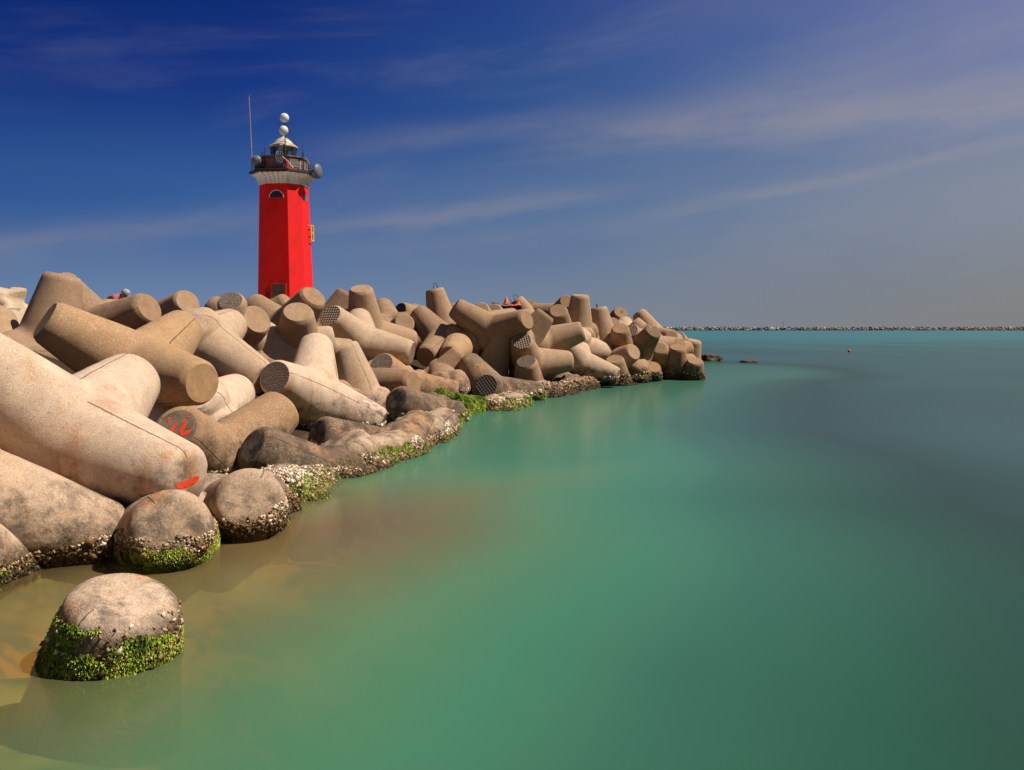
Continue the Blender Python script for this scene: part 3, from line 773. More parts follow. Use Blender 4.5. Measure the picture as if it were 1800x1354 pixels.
def shells(o, density, size, top, whiteness, lumps=0.0):
    def keep(P, N, rng):
        edge = top + .07*vnoise(P, 5.0, 3) + .10*vnoise(P, 1.7, 8)
        face = N[:, 0]*.55 - N[:, 1]*.75 + .35*N[:, 2]
        return (P[:, 2] > -.06) & (P[:, 2] < edge) & (N[:, 2] > -.75) & (face > -.35)
    P, N, rng = surface_points(o, density, keep)
    n = len(P)
    if n < 8: return
    edge = (P[:, 2]/max(top, .05))
    N2 = N + rng.normal(size=N.shape)*.42
    N2 /= np.linalg.norm(N2, axis=1)[:, None]
    t, b = frames(N2, rng)
    r = size*rng.lognormal(0, .35, n)*.5
    q = 7
    ang = np.linspace(0, 2*np.pi, q, endpoint=False)
    rim = r[:, None]*(1+rng.uniform(-.5, .45, (n, q)))
    el = rng.uniform(.6, 1.0, n)
    lift = r*rng.uniform(.05, .60, n)
    ring = P[:, None, :] + t[:, None, :]*(rim*np.cos(ang))[:, :, None] + b[:, None, :]*(rim*np.sin(ang)*el[:, None])[:, :, None] + N2[:, None, :]*(lift[:, None]*rng.uniform(.4, 1.3, (n, q)))[:, :, None]
    foot = P[:, None, :] + (ring-P[:, None, :])*.72 - N[:, None, :]*(r*.7)[:, None, None]
    top_v = P + N2*(lift+r*rng.uniform(.05, .45, n))[:, None] + t*(r*rng.uniform(-.3, .3, n))[:, None]
    V = np.concatenate([ring, foot, top_v[:, None, :]], 1).reshape(-1, 3)
    base = np.arange(n)[:, None]*(2*q+1)
    j = np.arange(q); j2 = (j+1) % q
    F1 = np.stack([j, j2, np.full(q, 2*q)], -1)
    F2 = np.stack([j2, j, j+q], -1)
    F3 = np.stack([j2, j+q, j2+q], -1)
    F = np.concatenate([F1, F2, F3], 0)
    F = (base[:, :, None] + F[None]).reshape(-1, 3)
    w = np.clip(edge*.62 + rng.normal(0, .20, n) + .10 + whiteness, .02, 1)
    w = np.where(rng.random(n) < .16, w*.35, w)
    tone = np.concatenate([np.repeat(w[:, None], q, 1), np.repeat(w[:, None]*.40, q, 1), np.minimum(w*1.08, 1)[:, None]], 1)
    tone = tone + rng.normal(0, .07, tone.shape)
    growth_object('oyster_crust', o, V, F, np.clip(tone.reshape(-1), 0, 1), M_SHELL)


def weed(o, density, size, lo, hi, thr, side=None):
    def keep(P, N, rng):
        nz = vnoise(P, 2.4, 21) + .5*vnoise(P, 7.0, 5)
        face = N[:, 0]*.55 - N[:, 1]*.75 + .45*N[:, 2]
        m = (P[:, 2] > lo) & (P[:, 2] < hi + .10*nz) & (nz > thr) & (face > -.3)
        if side is not None:
            m &= (P - np.array(side[0])) @ np.array(side[1]) + .12*nz > 0
        return m
    P, N, rng = surface_points(o, density, keep)
    n = len(P)
    if n < 8: return
    q = 5                                            # blades in a tuft
    Pq = np.repeat(P, q, 0); Nq = np.repeat(N, q, 0)
    m = n*q
    d = Nq*rng.uniform(.4, 1.1, m)[:, None] + rng.normal(size=(m, 3))*.55 + np.array([0, 0, -.55])
    d /= np.linalg.norm(d, axis=1)[:, None]
    ln = size*rng.uniform(.45, 1.25, m)
    sdir = np.cross(d, rng.normal(size=(m, 3)))
    sdir /= np.linalg.norm(sdir, axis=1)[:, None]
    wd = ln*rng.uniform(.14, .30, m)
    root = Pq - Nq*.006 + rng.normal(size=(m, 3))*size*.22
    mid = root + d*(ln*.55)[:, None] + Nq*(ln*.12)[:, None]
    V = np.stack([root - sdir*(wd*.5)[:, None], root + sdir*(wd*.5)[:, None], mid + sdir*(wd*.8)[:, None], mid - sdir*(wd*.8)[:, None], root + d*ln[:, None] + np.array([0, 0, -.25])*ln[:, None]], 1).reshape(-1, 3)
    F = np.array([[0, 1, 2], [0, 2, 3], [3, 2, 4]])
    F = (np.arange(m)[:, None, None]*5 + F[None]).reshape(-1, 3)
    base = np.clip(.60 + .9*np.repeat(vnoise(P, 9.0, 2), q) + rng.normal(0, .16, m), 0, 1)
    tone = np.stack([base*.35, base*.35, base*.85, base*.85, np.minimum(base*1.25, 1)], 1).reshape(-1)
    growth_object('green_weed', o, V, F, np.clip(tone, 0, 1), M_WEED)


for k, o in TP.items():
    y = o.location.y
    if k in ('F6',):
        shells(o, 3400, .022, .16, -.10); shells(o, 500, .022, .30, .02)
        weed(o, 13000, .019, -.06, .33, -.42, ((-2.40, 5.0, .22), (-.7, -.45, -.50)))
        weed(o, 12000, .019, -.06, .20, -.50)
    elif k in ('F3',):
        shells(o, 3200, .023, .30, .04); weed(o, 13000, .019, -.06, .17, -.22)
    elif k in ('F2', 'F4', 'F5', 'B1', 'F1'):
        shells(o, 3000, .026, {'F2': .25, 'F4': .20, 'F5': .20}.get(k, .10), -.04)
        weed(o, 1200, .022, -.06, .10, .25)
    elif k in ('F1b',):
        shells(o, 2600, .029, .36, .30); weed(o, 9000, .024, -.06, .20, -.05)
    elif k in ('F7b',):
        shells(o, 2200, .031, .22, .14); weed(o, 9000, .026, -.06, .20, -.12)
    elif k in ('J2b',):
        shells(o, 700, .04, .35, .14); weed(o, 5000, .045, -.06, .60, -.45)
    elif k in ('J3', 'J1', 'I7'):
        shells(o, 1200, .040, .26, .14); weed(o, 2400, .042, -.06, .22, -.02)
    elif k in ('F7', 'F9', 'I6', 'C1', 'F8', 'G1', 'I5'):
        shells(o, 1400, .036, .20, .12); weed(o, 1200, .036, -.06, .12, .15)
    elif y > 16 and o.location.z < .95 and k not in ('K3', 'H3', 'N1', 'I2', 'I1'):
        shells(o, 800, .052, .38 if k[0] == 'M' else .33, -.14)
        weed(o, 260, .05, -.06, .14, .42)


# ------------------------------------------------------------------ plain materials
def paint(name, col, rough=.6, var=.12, scale=3.0, metal=0.0, stain=None, bump=.004, bscale=40.0):
    m, t = material(name)
    oc = t.n('ShaderNodeTexCoord').outputs['Object']
    n = t.noise(oc, scale, 5, .62)
    lo = tuple(c*(1-var) for c in col)
    hi = tuple(min(1, c*(1+var)) for c in col)
    c = t.mix(t.smooth(n, .30, .70), lo, hi)
    if stain:
        mp = t.n('ShaderNodeMapping', {0: oc})
        mp.inputs['Scale'].default_value = (stain[1], stain[1], stain[1]*.22)
        c = t.mix(t.smooth(t.noise(mp.outputs[0], 1.0, 5, .7, .3), stain[2], stain[2]+.16, 0.0, stain[3]), c, stain[0])
    bm_ = t.n('ShaderNodeBump', {'Height': t.noise(oc, bscale, 3, .6), 'Strength': .6, 'Distance': bump})
    b = t.n('ShaderNodeBsdfPrincipled', {'Base Color': c, 'Roughness': rough, 'Metallic': metal, 'Normal': bm_.outputs[0]})
    b.inputs['Specular IOR Level'].default_value = .3
    t.n('ShaderNodeOutputMaterial', {0: b.outputs[0]})
    return m


M_RED = paint('red_wall_paint', (.78, .007, .006), .75, .10, .9, stain=((.40, .006, .005), 1.2, .60, .45), bscale=14)
M_RED2 = paint('weathered_red_paint', (.50, .050, .022), .7, .22, 3.0, stain=((.12, .05, .03), 3.0, .55, .7))
M_WHITE = paint('white_plaster', (.74, .72, .68), .8, .06, 3.0, stain=((.48, .33, .17), 2.2, .54, .55))
M_DARK = paint('dark_roofing', (.035, .034, .036), .7, .3)
M_LEDGE = paint('brown_ledge', (.16, .125, .09), .85, .3)
M_GREY = paint('grey_plastic', (.13, .14, .16), .45, .08, 2.0)
M_RADOME = paint('white_radome', (.62, .64, .66), .35, .04, 2.0)
M_STEEL = paint('galvanised_steel', (.34, .34, .35), .5, .2, 6.0, metal=.6)
M_IRON = paint('dark_iron', (.05, .045, .042), .6, .3, 6.0)
M_DOME = paint('rusty_white_dome', (.50, .45, .38), .6, .12, 3.0, stain=((.42, .20, .07), 2.6, .48, .85))
M_YELLOW = paint('yellow_paint', (.80, .52, .03), .5, .1)
M_DOOR = paint('brown_metal_door', (.12, .075, .05), .6, .25, 3.0)
M_PANE = paint('dark_window_pane', (.030, .036, .042), .25, .1)
M_WPANE = paint('dull_grey_pane', (.17, .165, .15), .4, .2)
M_INK = paint('black_marker', (.022, .014, .014), .8, .2)
M_SPRAY = paint('orange_red_spray_paint', (.78, .060, .018), .75, .15, 20.0, stain=((.40, .10, .05), 24.0, .56, .7))
M_ORANGE = paint('orange_fabric', (.80, .16, .045), .7, .18, 8.0)
M_STONE = paint('pale_limestone', (.48, .37, .265), .9, .16, 2.2, stain=((.40, .25, .12), 2.0, .55, .5), bump=.02, bscale=18)
M_ROCK = paint('dark_weedy_rock', (.075, .058, .036), .8, .5, 4.0, stain=((.035, .065, .015), 5.0, .48, .9), bump=.03, bscale=18)
M_CORE = paint('rubble_core', (.12, .085, .06), .95, .4, 2.0, bump=.05, bscale=6)
M_PIER = paint('pier_concrete', (.36, .31, .26), .9, .15, 1.0)
M_BUOY = paint('red_buoy_plastic', (.75, .035, .020), .4, .08)
M_JACKET = paint('pink_jacket', (.40, .10, .14), .8, .12)
M_SKIN = paint('skin', (.50, .30, .21), .6, .08)
M_CAP = paint('pale_cap', (.30, .32, .34), .8, .08)
M_TROUSER = paint('dark_trousers', (.05, .06, .09), .85, .15)


def glass_material():
    m, t = material('lantern_glass')
    tr = t.n('ShaderNodeBsdfTransparent', {0: (.72, .84, .92, 1)})
    gl = t.n('ShaderNodeBsdfGlossy', {0: (1, 1, 1, 1), 'Roughness': .05})
    fr = t.n('ShaderNodeFresnel', {0: 1.5})
    f2 = t.math('MULTIPLY_ADD', fr.outputs[0], .9, .05)
    mx = t.n('ShaderNodeMixShader', {0: f2, 1: tr.outputs[0], 2: gl.outputs[0]})
    t.n('ShaderNodeOutputMaterial', {0: mx.outputs[0]})
    return m


M_GLASS = glass_material()


# ------------------------------------------------------------------ small mesh builder
class MB:
    def __init__(self):
        self.v, self.f = [], []

    def add(self, v, f):
        n = len(self.v)
        self.v += [Vector(p) for p in v]
        self.f += [tuple(n+i for i in q) for q in f]
        return self

    def box(self, c, s, rot=None):
        c, s = Vector(c), Vector(s)*.5
        pts = [Vector((x*s.x, y*s.y, z*s.z)) for x in (-1, 1) for y in (-1, 1) for z in (-1, 1)]
        if rot: pts = [rot @ p for p in pts]
        return self.add([p+c for p in pts], [(0, 1, 3, 2), (4, 6, 7, 5), (0, 4, 5, 1), (2, 3, 7, 6), (0, 2, 6, 4), (1, 5, 7, 3)])

    def tube(self, pts, r, n=8, r2=None):
        pts = [Vector(p) for p in pts]
        rings = []
        up = Vector((0, 0, 1))
        for i, p in enumerate(pts):
            d = (pts[min(i+1, len(pts)-1)] - pts[max(i-1, 0)]).normalized()
            a = d.cross(up if abs(d.z) < .95 else Vector((1, 0, 0))).normalized()
            b = d.cross(a)
            rr = r if r2 is None else r + (r2-r)*i/(len(pts)-1)
            rings.append([p + (a*math.cos(2*math.pi*k/n) + b*math.sin(2*math.pi*k/n))*rr for k in range(n)])
        v = [q for g in rings for q in g]
        f = [(i*n+k, i*n+(k+1) % n, (i+1)*n+(k+1) % n, (i+1)*n+k) for i in range(len(pts)-1) for k in range(n)]
        f += [tuple(range(n-1, -1, -1)), tuple((len(pts)-1)*n+k for k in range(n))]
        return self.add(v, f)

    def lathe(self, prof, n=32, M=None):
        """prof: (radius, height) pairs; open ends are capped."""
        v = [Vector((r*math.cos(2*math.pi*k/n), r*math.sin(2*math.pi*k/n), z)) for r, z in prof for k in range(n)]
        if M is not None: v = [M @ p for p in v]
        f = [(i*n+k, i*n+(k+1) % n, (i+1)*n+(k+1) % n, (i+1)*n+k) for i in range(len(prof)-1) for k in range(n)]
        f += [tuple(range(n-1, -1, -1)), tuple((len(prof)-1)*n+k for k in range(n))]
        return self.add(v, f)

    def prism(self, rings):
        """stacked polygons with the same number of corners"""
        n = len(rings[0])
        v = [p for g in rings for p in g]
        f = [(i*n+k, i*n+(k+1) % n, (i+1)*n+(k+1) % n, (i+1)*n+k) for i in range(len(rings)-1) for k in range(n)]
        f += [tuple(range(n-1, -1, -1)), tuple((len(rings)-1)*n+k for k in range(n))]
        return self.add(v, f)

    def build(self, name, mat, parent=None, smooth=False, bevel=0.0):
        bm = bmesh.new()
        vs = [bm.verts.new(p) for p in self.v]
        for q in self.f:
            try: bm.faces.new([vs[i] for i in q])
            except ValueError: pass
        bmesh.ops.recalc_face_normals(bm, faces=bm.faces)
        if bevel:
            bmesh.ops.bevel(bm, geom=[e for e in bm.edges if e.calc_face_angle(0) > .6], offset=bevel, segments=2, affect='EDGES', clamp_overlap=True)
        me = bpy.data.meshes.new(name)
        bm.to_mesh(me)
        bm.free()
        me.materials.append(mat)
        if smooth:
            me.shade_smooth()
            me.set_sharp_from_angle(angle=R(35))
        return link(name, me, parent)


def empty(name, loc, label, cat, group=None):
    o = bpy.data.objects.new(name, None)
    o.empty_display_size = .2
    o.location = loc
    C.objects.link(o)
    return tag(o, label, cat, group)


def loops_on(o, leg, h, r, kind):
    """A steel lifting loop or rod cast into the end of a leg, local coordinates."""
    a = LEG_DIR[leg]
    e = a.orthogonal().normalized()
    base = a*(LEG_L-.02) + e*.05
    mb = MB()
    if kind == 'loop':
        mb.tube([base - e*r, base - e*r + a*h*.6, base - e*r*.5 + a*h, base + e*r*.5 + a*h, base + e*r + a*h*.6, base + e*r], .013, 6)
    else:
        mb.tube([base, base + a*h], .022, 6)
    return mb.build('lifting_loop' if kind == 'loop' else 'steel_rod', M_IRON, o)


loops_on(TP['K5'], 0, .20, .07, 'loop')
loops_on(TP['K8'], 0, .26, .10, 'loop')
loops_on(TP['L6'], 0, .17, .05, 'rod')


# red strokes sprayed on two ends, a dark figure on a third (leg-end coordinates)
def stroke(mb, o, pts, w, seed):
    """A ribbon of paint laid on the end of the first leg, following its surface."""
    rnd = random.Random(seed)
    bvh = BVHTree.FromPolygons([v.co for v in o.data.vertices], [tuple(p.vertices) for p in o.data.polygons])
    pts = [Vector((p[0], p[1], 0)) for p in pts]
    fine = []
    for a, b in zip(pts[:-1], pts[1:]):
        n = max(2, int((b-a).length/.010))
        fine += [a.lerp(b, i/n) for i in range(n)]
    fine.append(pts[-1])
    v, f = [], []
    for i, p in enumerate(fine):
        d = (fine[min(i+1, len(fine)-1)] - fine[max(i-1, 0)]).normalized()
        s = Vector((-d.y, d.x, 0))
        taper = min(1, (i+1.5)/5, (len(fine)-i+.5)/5)
        a, b = w*taper*rnd.uniform(.72, 1.15), w*taper*rnd.uniform(.72, 1.15)
        for q in (p + s*a, p + s*(a-b)*.5, p - s*b):
            hit = bvh.ray_cast(Vector((q.x, q.y, 2.2)), Vector((0, 0, -1)))[0]
            v.append(hit + Vector((0, 0, .004)))
        if i:
            f += [(3*i-3, 3*i-2, 3*i+1, 3*i), (3*i-2, 3*i-1, 3*i+2, 3*i+1)]
    mb.add(v, f)


mb = MB()
stroke(mb, TP['B1'], [(-.179, .055), (-.079, .005), (.036, -.019), (.129, -.036)], .034, 3)
mb.build('red_paint_dash', M_SPRAY, TP['B1'])
mb = MB()
for i, (pts, w) in enumerate(([[(.07, .159), (.025, .16), (-.008, .142)], .018], [[(.052, .048), (-.01, .045), (-.072, .037), (-.134, .043)], .026], [[(.166, -.006), (.196, -.036)], .018],
                              [[(.128, -.008), (.069, -.057), (.013, -.06), (-.057, -.105)], .027], [[(-.057, -.105), (-.009, -.138), (.067, -.168)], .024])):
    stroke(mb, TP['G1'], pts, w, 20+i)
mb.build('red_paint_strokes', M_SPRAY, TP['G1'])
mb = MB()
stroke(mb, TP['L8'], [(-.013, -.003), (-.042, .064), (.005, .085), (.052, -.001)], .014, 5)
stroke(mb, TP['L8'], [(.052, -.001), (.03, .071)], .014, 6)
mb.build('painted_figure', M_INK, TP['L8'])

# ------------------------------------------------------------------ pier behind the blocks, hidden by them
pp = [(-15.5, 6), (-11.5, 19), (-9.5, 32), (-8.5, 60), (-12, 84), (-60, 96), (-60, -10)]
mb = MB().prism([[Vector((x, y, -1.0)) for x, y in pp], [Vector((x, y, 2.46)) for x, y in pp]])
tag(mb.build('pier', M_PIER), kind='structure')

# ------------------------------------------------------------------ lighthouse
LH = empty('lighthouse', (-19.0, 72.1, 2.46), 'red eight sided lighthouse tower with a white fluted collar and rusty domed lantern', 'lighthouse')
AZ0 = R(-5.3)                                                     # the door side, measured from -Y towards +X


def octo(s1, s2, z):
    """an eight sided plan of four wide and four narrow sides, turned to AZ0"""
    h = s1/2 + s2/math.sqrt(2)
    pts = [(-s1/2, -h), (s1/2, -h), (h, -s1/2), (h, s1/2), (s1/2, h), (-s1/2, h), (-h, s1/2), (-h, -s1/2)]
    c, s = math.cos(AZ0), math.sin(AZ0)
    return [Vector((x*c - y*s, x*s + y*c, z)) for x, y in pts]


def face_frame(az):
    """outward, sideways unit vectors of the side that looks along az"""
    n = Vector((math.sin(az), -math.cos(az), 0))
    return n, Vector((math.cos(az), math.sin(az), 0))


def k_at(z): return 1.06 - .16*(z+.0)/11.3                        # taper of the shaft


S1, S2 = 2.02, 1.36
mb = MB().prism([octo(S1*k_at(z), S2*k_at(z), z) for z in (0, 2, 4, 6, 8, 10, 11.32)])
mb.build('tower_wall', M_RED, LH)
H0 = S1/2 + S2/math.sqrt(2)
# collar
prof = [(.90, 11.30), (.905, 11.45), (.925, 11.65), (.975, 11.85), (1.06, 12.02), (1.15, 12.13)]
mb = MB().prism([octo(S1*k, S2*k, z) for k, z in prof])
col = mb.build('collar', M_WHITE, LH)
mb = MB()
for side in range(8):
    az = AZ0 + side*math.pi/4
    wide = side % 2 == 0
    n, t = face_frame(az)
    w0 = S1 if wide else S2
    nf = 5 if wide else 3
    for i in range(nf+1):
        fr = (i/nf - .5)*.94
        path = []
        for k, z in prof:
            hh = (S1/2 + S2/math.sqrt(2))*k if wide else (S1/math.sqrt(2)/1.0*.5*math.sqrt(2)*.0 + (S1*k/2 + (S1*k/2 + S2*k/math.sqrt(2)))/math.sqrt(2))
            path.append(n*(hh+.035) + t*(fr*w0*k) + Vector((0, 0, z)))
        v, f = [], []
        for j, p in enumerate(path):
            d = .05 + .05*j/(len(path)-1)
            v += [p + t*.055 - n*.05, p + t*.040 + n*d, p - t*.040 + n*d, p - t*.055 - n*.05]
            if j:
                for e in range(4):
                    f.append((4*j-4+e, 4*j-4+(e+1) % 4, 4*j+(e+1) % 4, 4*j+e))
        f += [(3, 2, 1, 0), (len(v)-4, len(v)-3, len(v)-2, len(v)-1)]
        mb.add(v, f)
mb.build('flutes', M_WHITE, col)
mb = MB().prism([octo(S1*k, S2*k, z) for k, z in ((1.20, 12.135), (1.265, 12.18), (1.265, 12.34), (1.22, 12.37))])
mb.build('gallery_deck', M_DARK, LH)
# red parapet room with dull windows
mb = MB().prism([octo(S1*k, S2*k, z) for k, z in ((.90, 12.372), (.89, 13.42))])
room = mb.build('watch_room', M_RED2, LH)
mb = MB().prism([octo(S1*k, S2*k, z) for k, z in ((.93, 13.422), (.96, 13.45), (.96, 13.54), (.90, 13.57))])
mb.build('room_roof', M_LEDGE, LH)
for side, w, h in ((0, 1.25, .62), (1, .62, .58), (7, .62, .58), (2, 1.1, .6)):
    az = AZ0 + side*math.pi/4
    n, t = face_frame(az)
    wide = side % 2 == 0
    hh = H0*.893 if wide else (S1/2 + H0)*.893/math.sqrt(2)
    rot = Matrix((t, n, Vector((0, 0, 1)))).transposed()
    c = n*(hh+.012) + Vector((0, 0, 12.98))
    fr = MB()
    for dx, dz, sx, sz in ((0, h/2, w+.1, .06), (0, -h/2, w+.1, .06), (-w/2, 0, .06, h-.06), (w/2, 0, .06, h-.06)):
        fr.box(c + t*dx + Vector((0, 0, dz)), (sx, .07, sz), rot)
    wf = fr.build('window', M_STEEL if side else M_LEDGE, room)
    MB().box(c, (w-.06, .03, h-.06), rot).build('pane', M_WPANE, wf)
# lantern
zl = 13.58
mb = MB().lathe([(1.10, zl), (1.10, zl+.10), (1.03, zl+.12)], 32)
lan = mb.build('lantern', M_DARK, LH)
n = 32
v = [Vector((1.0*math.cos(2*math.pi*k/n), 1.0*math.sin(2*math.pi*k/n), z)) for z in (zl+.115, zl+.88) for k in range(n)]
f = [(k, (k+1) % n, n+(k+1) % n, n+k) for k in range(n)]
MB().add(v, f).build('glazing', M_GLASS, lan, True)
for k in range(8):
    a = 2*math.pi*(k+.3)/8
    MB().tube([(1.02*math.cos(a), 1.02*math.sin(a), zl+.10), (1.02*math.cos(a), 1.02*math.sin(a), zl+.89)], .032, 6).build('glazing_bar', M_IRON, lan)
MB().lathe([(.16, zl+.1), (.18, zl+.2), (.34, zl+.30), (.38, zl+.48), (.34, zl+.66), (.14, zl+.74)], 20).build('lens', M_GREY, lan, True)
zd = zl+.86
MB().lathe([(1.0, zd-.02), (1.20, zd), (1.22, zd+.06), (1.14, zd+.15), (.93, zd+.29), (.84, zd+.33), (.80, zd+.40), (.62, zd+.60), (.42, zd+.76), (.25, zd+.85), (.20, zd+.90), (.12, zd+.96), (.10, zd+1.15)], 40).build('dome', M_DOME, LH, True)
zb = zd+1.34
ball = MB().lathe([(.02, zb-.245)] + [(.245*math.cos(a), zb+.245*math.sin(a)) for a in [math.pi*(i/12-.5) for i in range(1, 12)]] + [(.02, zb+.245)], 24).build('finial_ball', M_DOME, LH, True)
va = MB().tube([(0, 0, zb+.24), (.02, 0, zb+1.32)], .03, 6).tube([(0, 0, zb+.78), (-.48, 0, zb+.76)], .022, 6).tube([(-.48, -.1, zb+.80), (-.48, .1, zb+.70)], .03, 6).tube([(0, 0, zb+.62), (.22, .1, zb+.60)], .022, 6)
va.build('weather_vane', M_IRON, LH)


def ball_profile(r, flat=1.0, back=.45):
    pr = [(.02, -r*back)] + [(r*.96, -r*back*.98)] + [(r*math.cos(a), r*flat*math.sin(a)) for a in [i*math.pi/2/9 for i in range(0, 9)]] + [(.02, r*flat)]
    return pr


def antenna(x, y, z, r, az, flat, mat, name, label):
    n = Vector((math.sin(az), -math.cos(az), 0))
    M = Matrix.Translation((x, y, z)) @ n.to_track_quat('Z', 'Y').to_matrix().to_4x4()
    o = MB().lathe(ball_profile(r, flat), 32, M).build(name, mat, LH, True)
    return o


my = -1.35
mast = MB().tube([(.44, my+.22, 12.36), (.44, my+.22, 16.95)], .045, 8).tube([(.44, my+.22, 16.5), (1.28, my+.9, 14.55)], .03, 6)
mast.build('antenna_mast', M_IRON, LH)
antenna(.48, my-.02, 16.62, .37, R(20), .85, M_RADOME, 'radome', '')
antenna(.40, my-.02, 15.62, .37, R(20), .85, M_RADOME, 'radome', '')
d = antenna(-1.74, -1.75, 13.12, .42, R(8), .75, M_GREY, 'radome', '')
MB().box((-1.72, -1.55, 12.55), (.42, .4, .36)).tube([(-1.72, -1.5, 12.4), (-1.72, -1.5, 13.2)], .05).build('bracket', M_IRON, d)
n = Vector((.96, -.28, -.02))
M = Matrix.Translation((2.80, -.75, 12.44)) @ n.to_track_quat('Z', 'Y').to_matrix().to_4x4()
d = MB().lathe([(.10, -.30), (.16, -.28), (.22, -.10), (.50, .10), (.60, .16), (.61, .24), (.55, .33), (.40, .42), (.2, .47), (.02, .48)], 32, M).build('dish_antenna', M_GREY, LH, True)
MB().tube([(2.2, -.55, 12.38), (2.2, -.55, 13.1)], .05).tube([(2.2, -.55, 12.5), (2.55, -.68, 12.45)], .06).build('bracket', M_IRON, d)
MB().tube([(-2.05, -1.9, 12.36), (-2.21, -1.9, 18.25)], .06, 8, .04).tube([(-2.05, -1.9, 12.5), (-1.7, -1.7, 12.5)], .03, 6).box((-2.21, -1.9, 18.28), (.20, .14, .05)).build('flagpole', M_STEEL, LH)
MB().tube([(1.92, -1.2, 12.36), (1.92, -1.2, 13.9)], .04, 6).tube([(1.92, -1.2, 13.8), (1.88, -1.2, 14.8)], .018, 6).box((1.90, -1.2, 13.7), (.10, .08, .40)).build('whip_antenna', M_IRON, LH)
MB().box((1.72, -1.65, 12.72), (.22, .18, .62)).build('meter_box', M_RADOME, LH, bevel=.015)
MB().box((2.22, -1.05, 13.20), (.05, .5, .66), Matrix.Rotation(R(-28), 3, 'Y')).build('solar_panel', M_LEDGE, LH)
mb = MB()
for side in range(8):
    az = AZ0 + side*math.pi/4
    n, t = face_frame(az)
    wide = side % 2 == 0
    hh = H0*1.17 if wide else (S1/2 + H0)*1.17/math.sqrt(2)
    w = (S1 if wide else S2)*1.17
    for i in (-.5, 0.0) if wide else (-.5,):
        mb.tube([n*hh + t*(w*i) + Vector((0, 0, 12.36)), n*hh + t*(w*i) + Vector((0, 0, 13.12))], .018, 6)
    for z in (12.75, 13.12):
        mb.tube([n*hh - t*(w/2) + Vector((0, 0, z)), n*hh + t*(w/2) + Vector((0, 0, z))], .014, 6)
mb.build('railing', M_IRON, LH)
MB().tube([(.42, -2.05, 13.40), (.95, -2.25, 12.95), (1.38, -2.3, 12.42)], .035, 6).build('white_pipe', M_RADOME, LH)
mb = MB()
for i in range(4):
    x = -.10 + .17*i
    mb.tube([(x*.5+.1, -1.32, 14.40), (x*.7-.05, -1.42, 13.95), (x-.06, -1.75, 13.62), (x+.02, -2.12, 13.25), (x+.25, -2.18, 12.85), (x+.3, -2.1, 12.4)], .022, 6)
mb.build('cables', M_GREY, LH)
MB().tube([(-1.05, -1.7, 12.4), (-1.05, -1.7, 14.1)], .05, 6).tube([(-1.3, -1.7, 12.4), (-1.3, -1.7, 13.85)], .06, 6).build('vent_pipe', M_IRON, LH)


def shaft_face(az, z):
    n, t = face_frame(az)
    return n*(H0*k_at(z)), n, t


# half moon windows
for az in (AZ0, AZ0 + math.pi/2):
    p, n, t = shaft_face(az, 10.3)
    w, r1 = MB(), .62
    zc = Vector((0, 0, 10.16))
    v, f = [], []
    N = 20
    for i in range(N+1):
        a = math.pi*i/N
        for rr, dpt in ((.62, -.03), (.62, .03), (.56, .03), (.56, -.03)):
            v.append(p + zc + t*(rr*math.cos(a)) + Vector((0, 0, rr*.98*math.sin(a))) + n*dpt)
        if i:
            for e in range(4):
                f.append((4*i-4+e, 4*i-4+(e+1) % 4, 4*i+(e+1) % 4, 4*i+e))
    fr = MB().add(v, f).build('arched_window', M_WHITE if az == AZ0 else M_RED, LH)
    v = [p + zc + n*.022 + t*(.57*math.cos(math.pi*i/N)) + Vector((0, 0, .56*math.sin(math.pi*i/N))) for i in range(N+1)]
    v2 = [q - n*.06 for q in v]
    MB().prism([v2, v]).build('pane', M_PANE if az == AZ0 else M_WPANE, fr)
# yellow cage on the sunny side
p, n, t = shaft_face(AZ0 + math.pi/2, 7.5)
mb = MB()
c = p + t*.70 + Vector((0, 0, 7.52))
for dz in (-.62, 0, .62):
    mb.tube([c + t*.3 + Vector((0, 0, dz)) - n*.05, c + t*.3 + Vector((0, 0, dz)) + n*.24, c - t*.3 + Vector((0, 0, dz)) + n*.24, c - t*.3 + Vector((0, 0, dz)) - n*.05], .045, 6)
for s in (-.3, .3):
    mb.tube([c + t*s + n*.24 + Vector((0, 0, -.66)), c + t*s + n*.24 + Vector((0, 0, .66))], .05, 6)
mb.build('yellow_cage', M_YELLOW, LH)
# door with doodles
p, n, t = shaft_face(AZ0, 2.1)
rot = Matrix((t, n, Vector((0, 0, 1)))).transposed()
c = p + t*.12
fr = MB().box(c + Vector((0, 0, 3.16)), (1.30, .10, .08), rot).box(c + t*-.60 + Vector((0, 0, 2.04)), (.10, .12, 2.16), rot).box(c + t*.60 + Vector((0, 0, 2.04)), (.10, .12, 2.16), rot)
door = MB().box(c + Vector((0, 0, 2.04)) + n*.012, (1.10, .06, 2.16), rot).build('door', M_DOOR, LH)
fr.build('door_frame', M_RED2, door)
ink = MB()


def ink_line(pts, w=.030, off=.05, o=None):
    ink.tube([c + t*x + Vector((0, 0, z)) + n*(off - (z-2)*.0) for x, z in pts], w, 5)


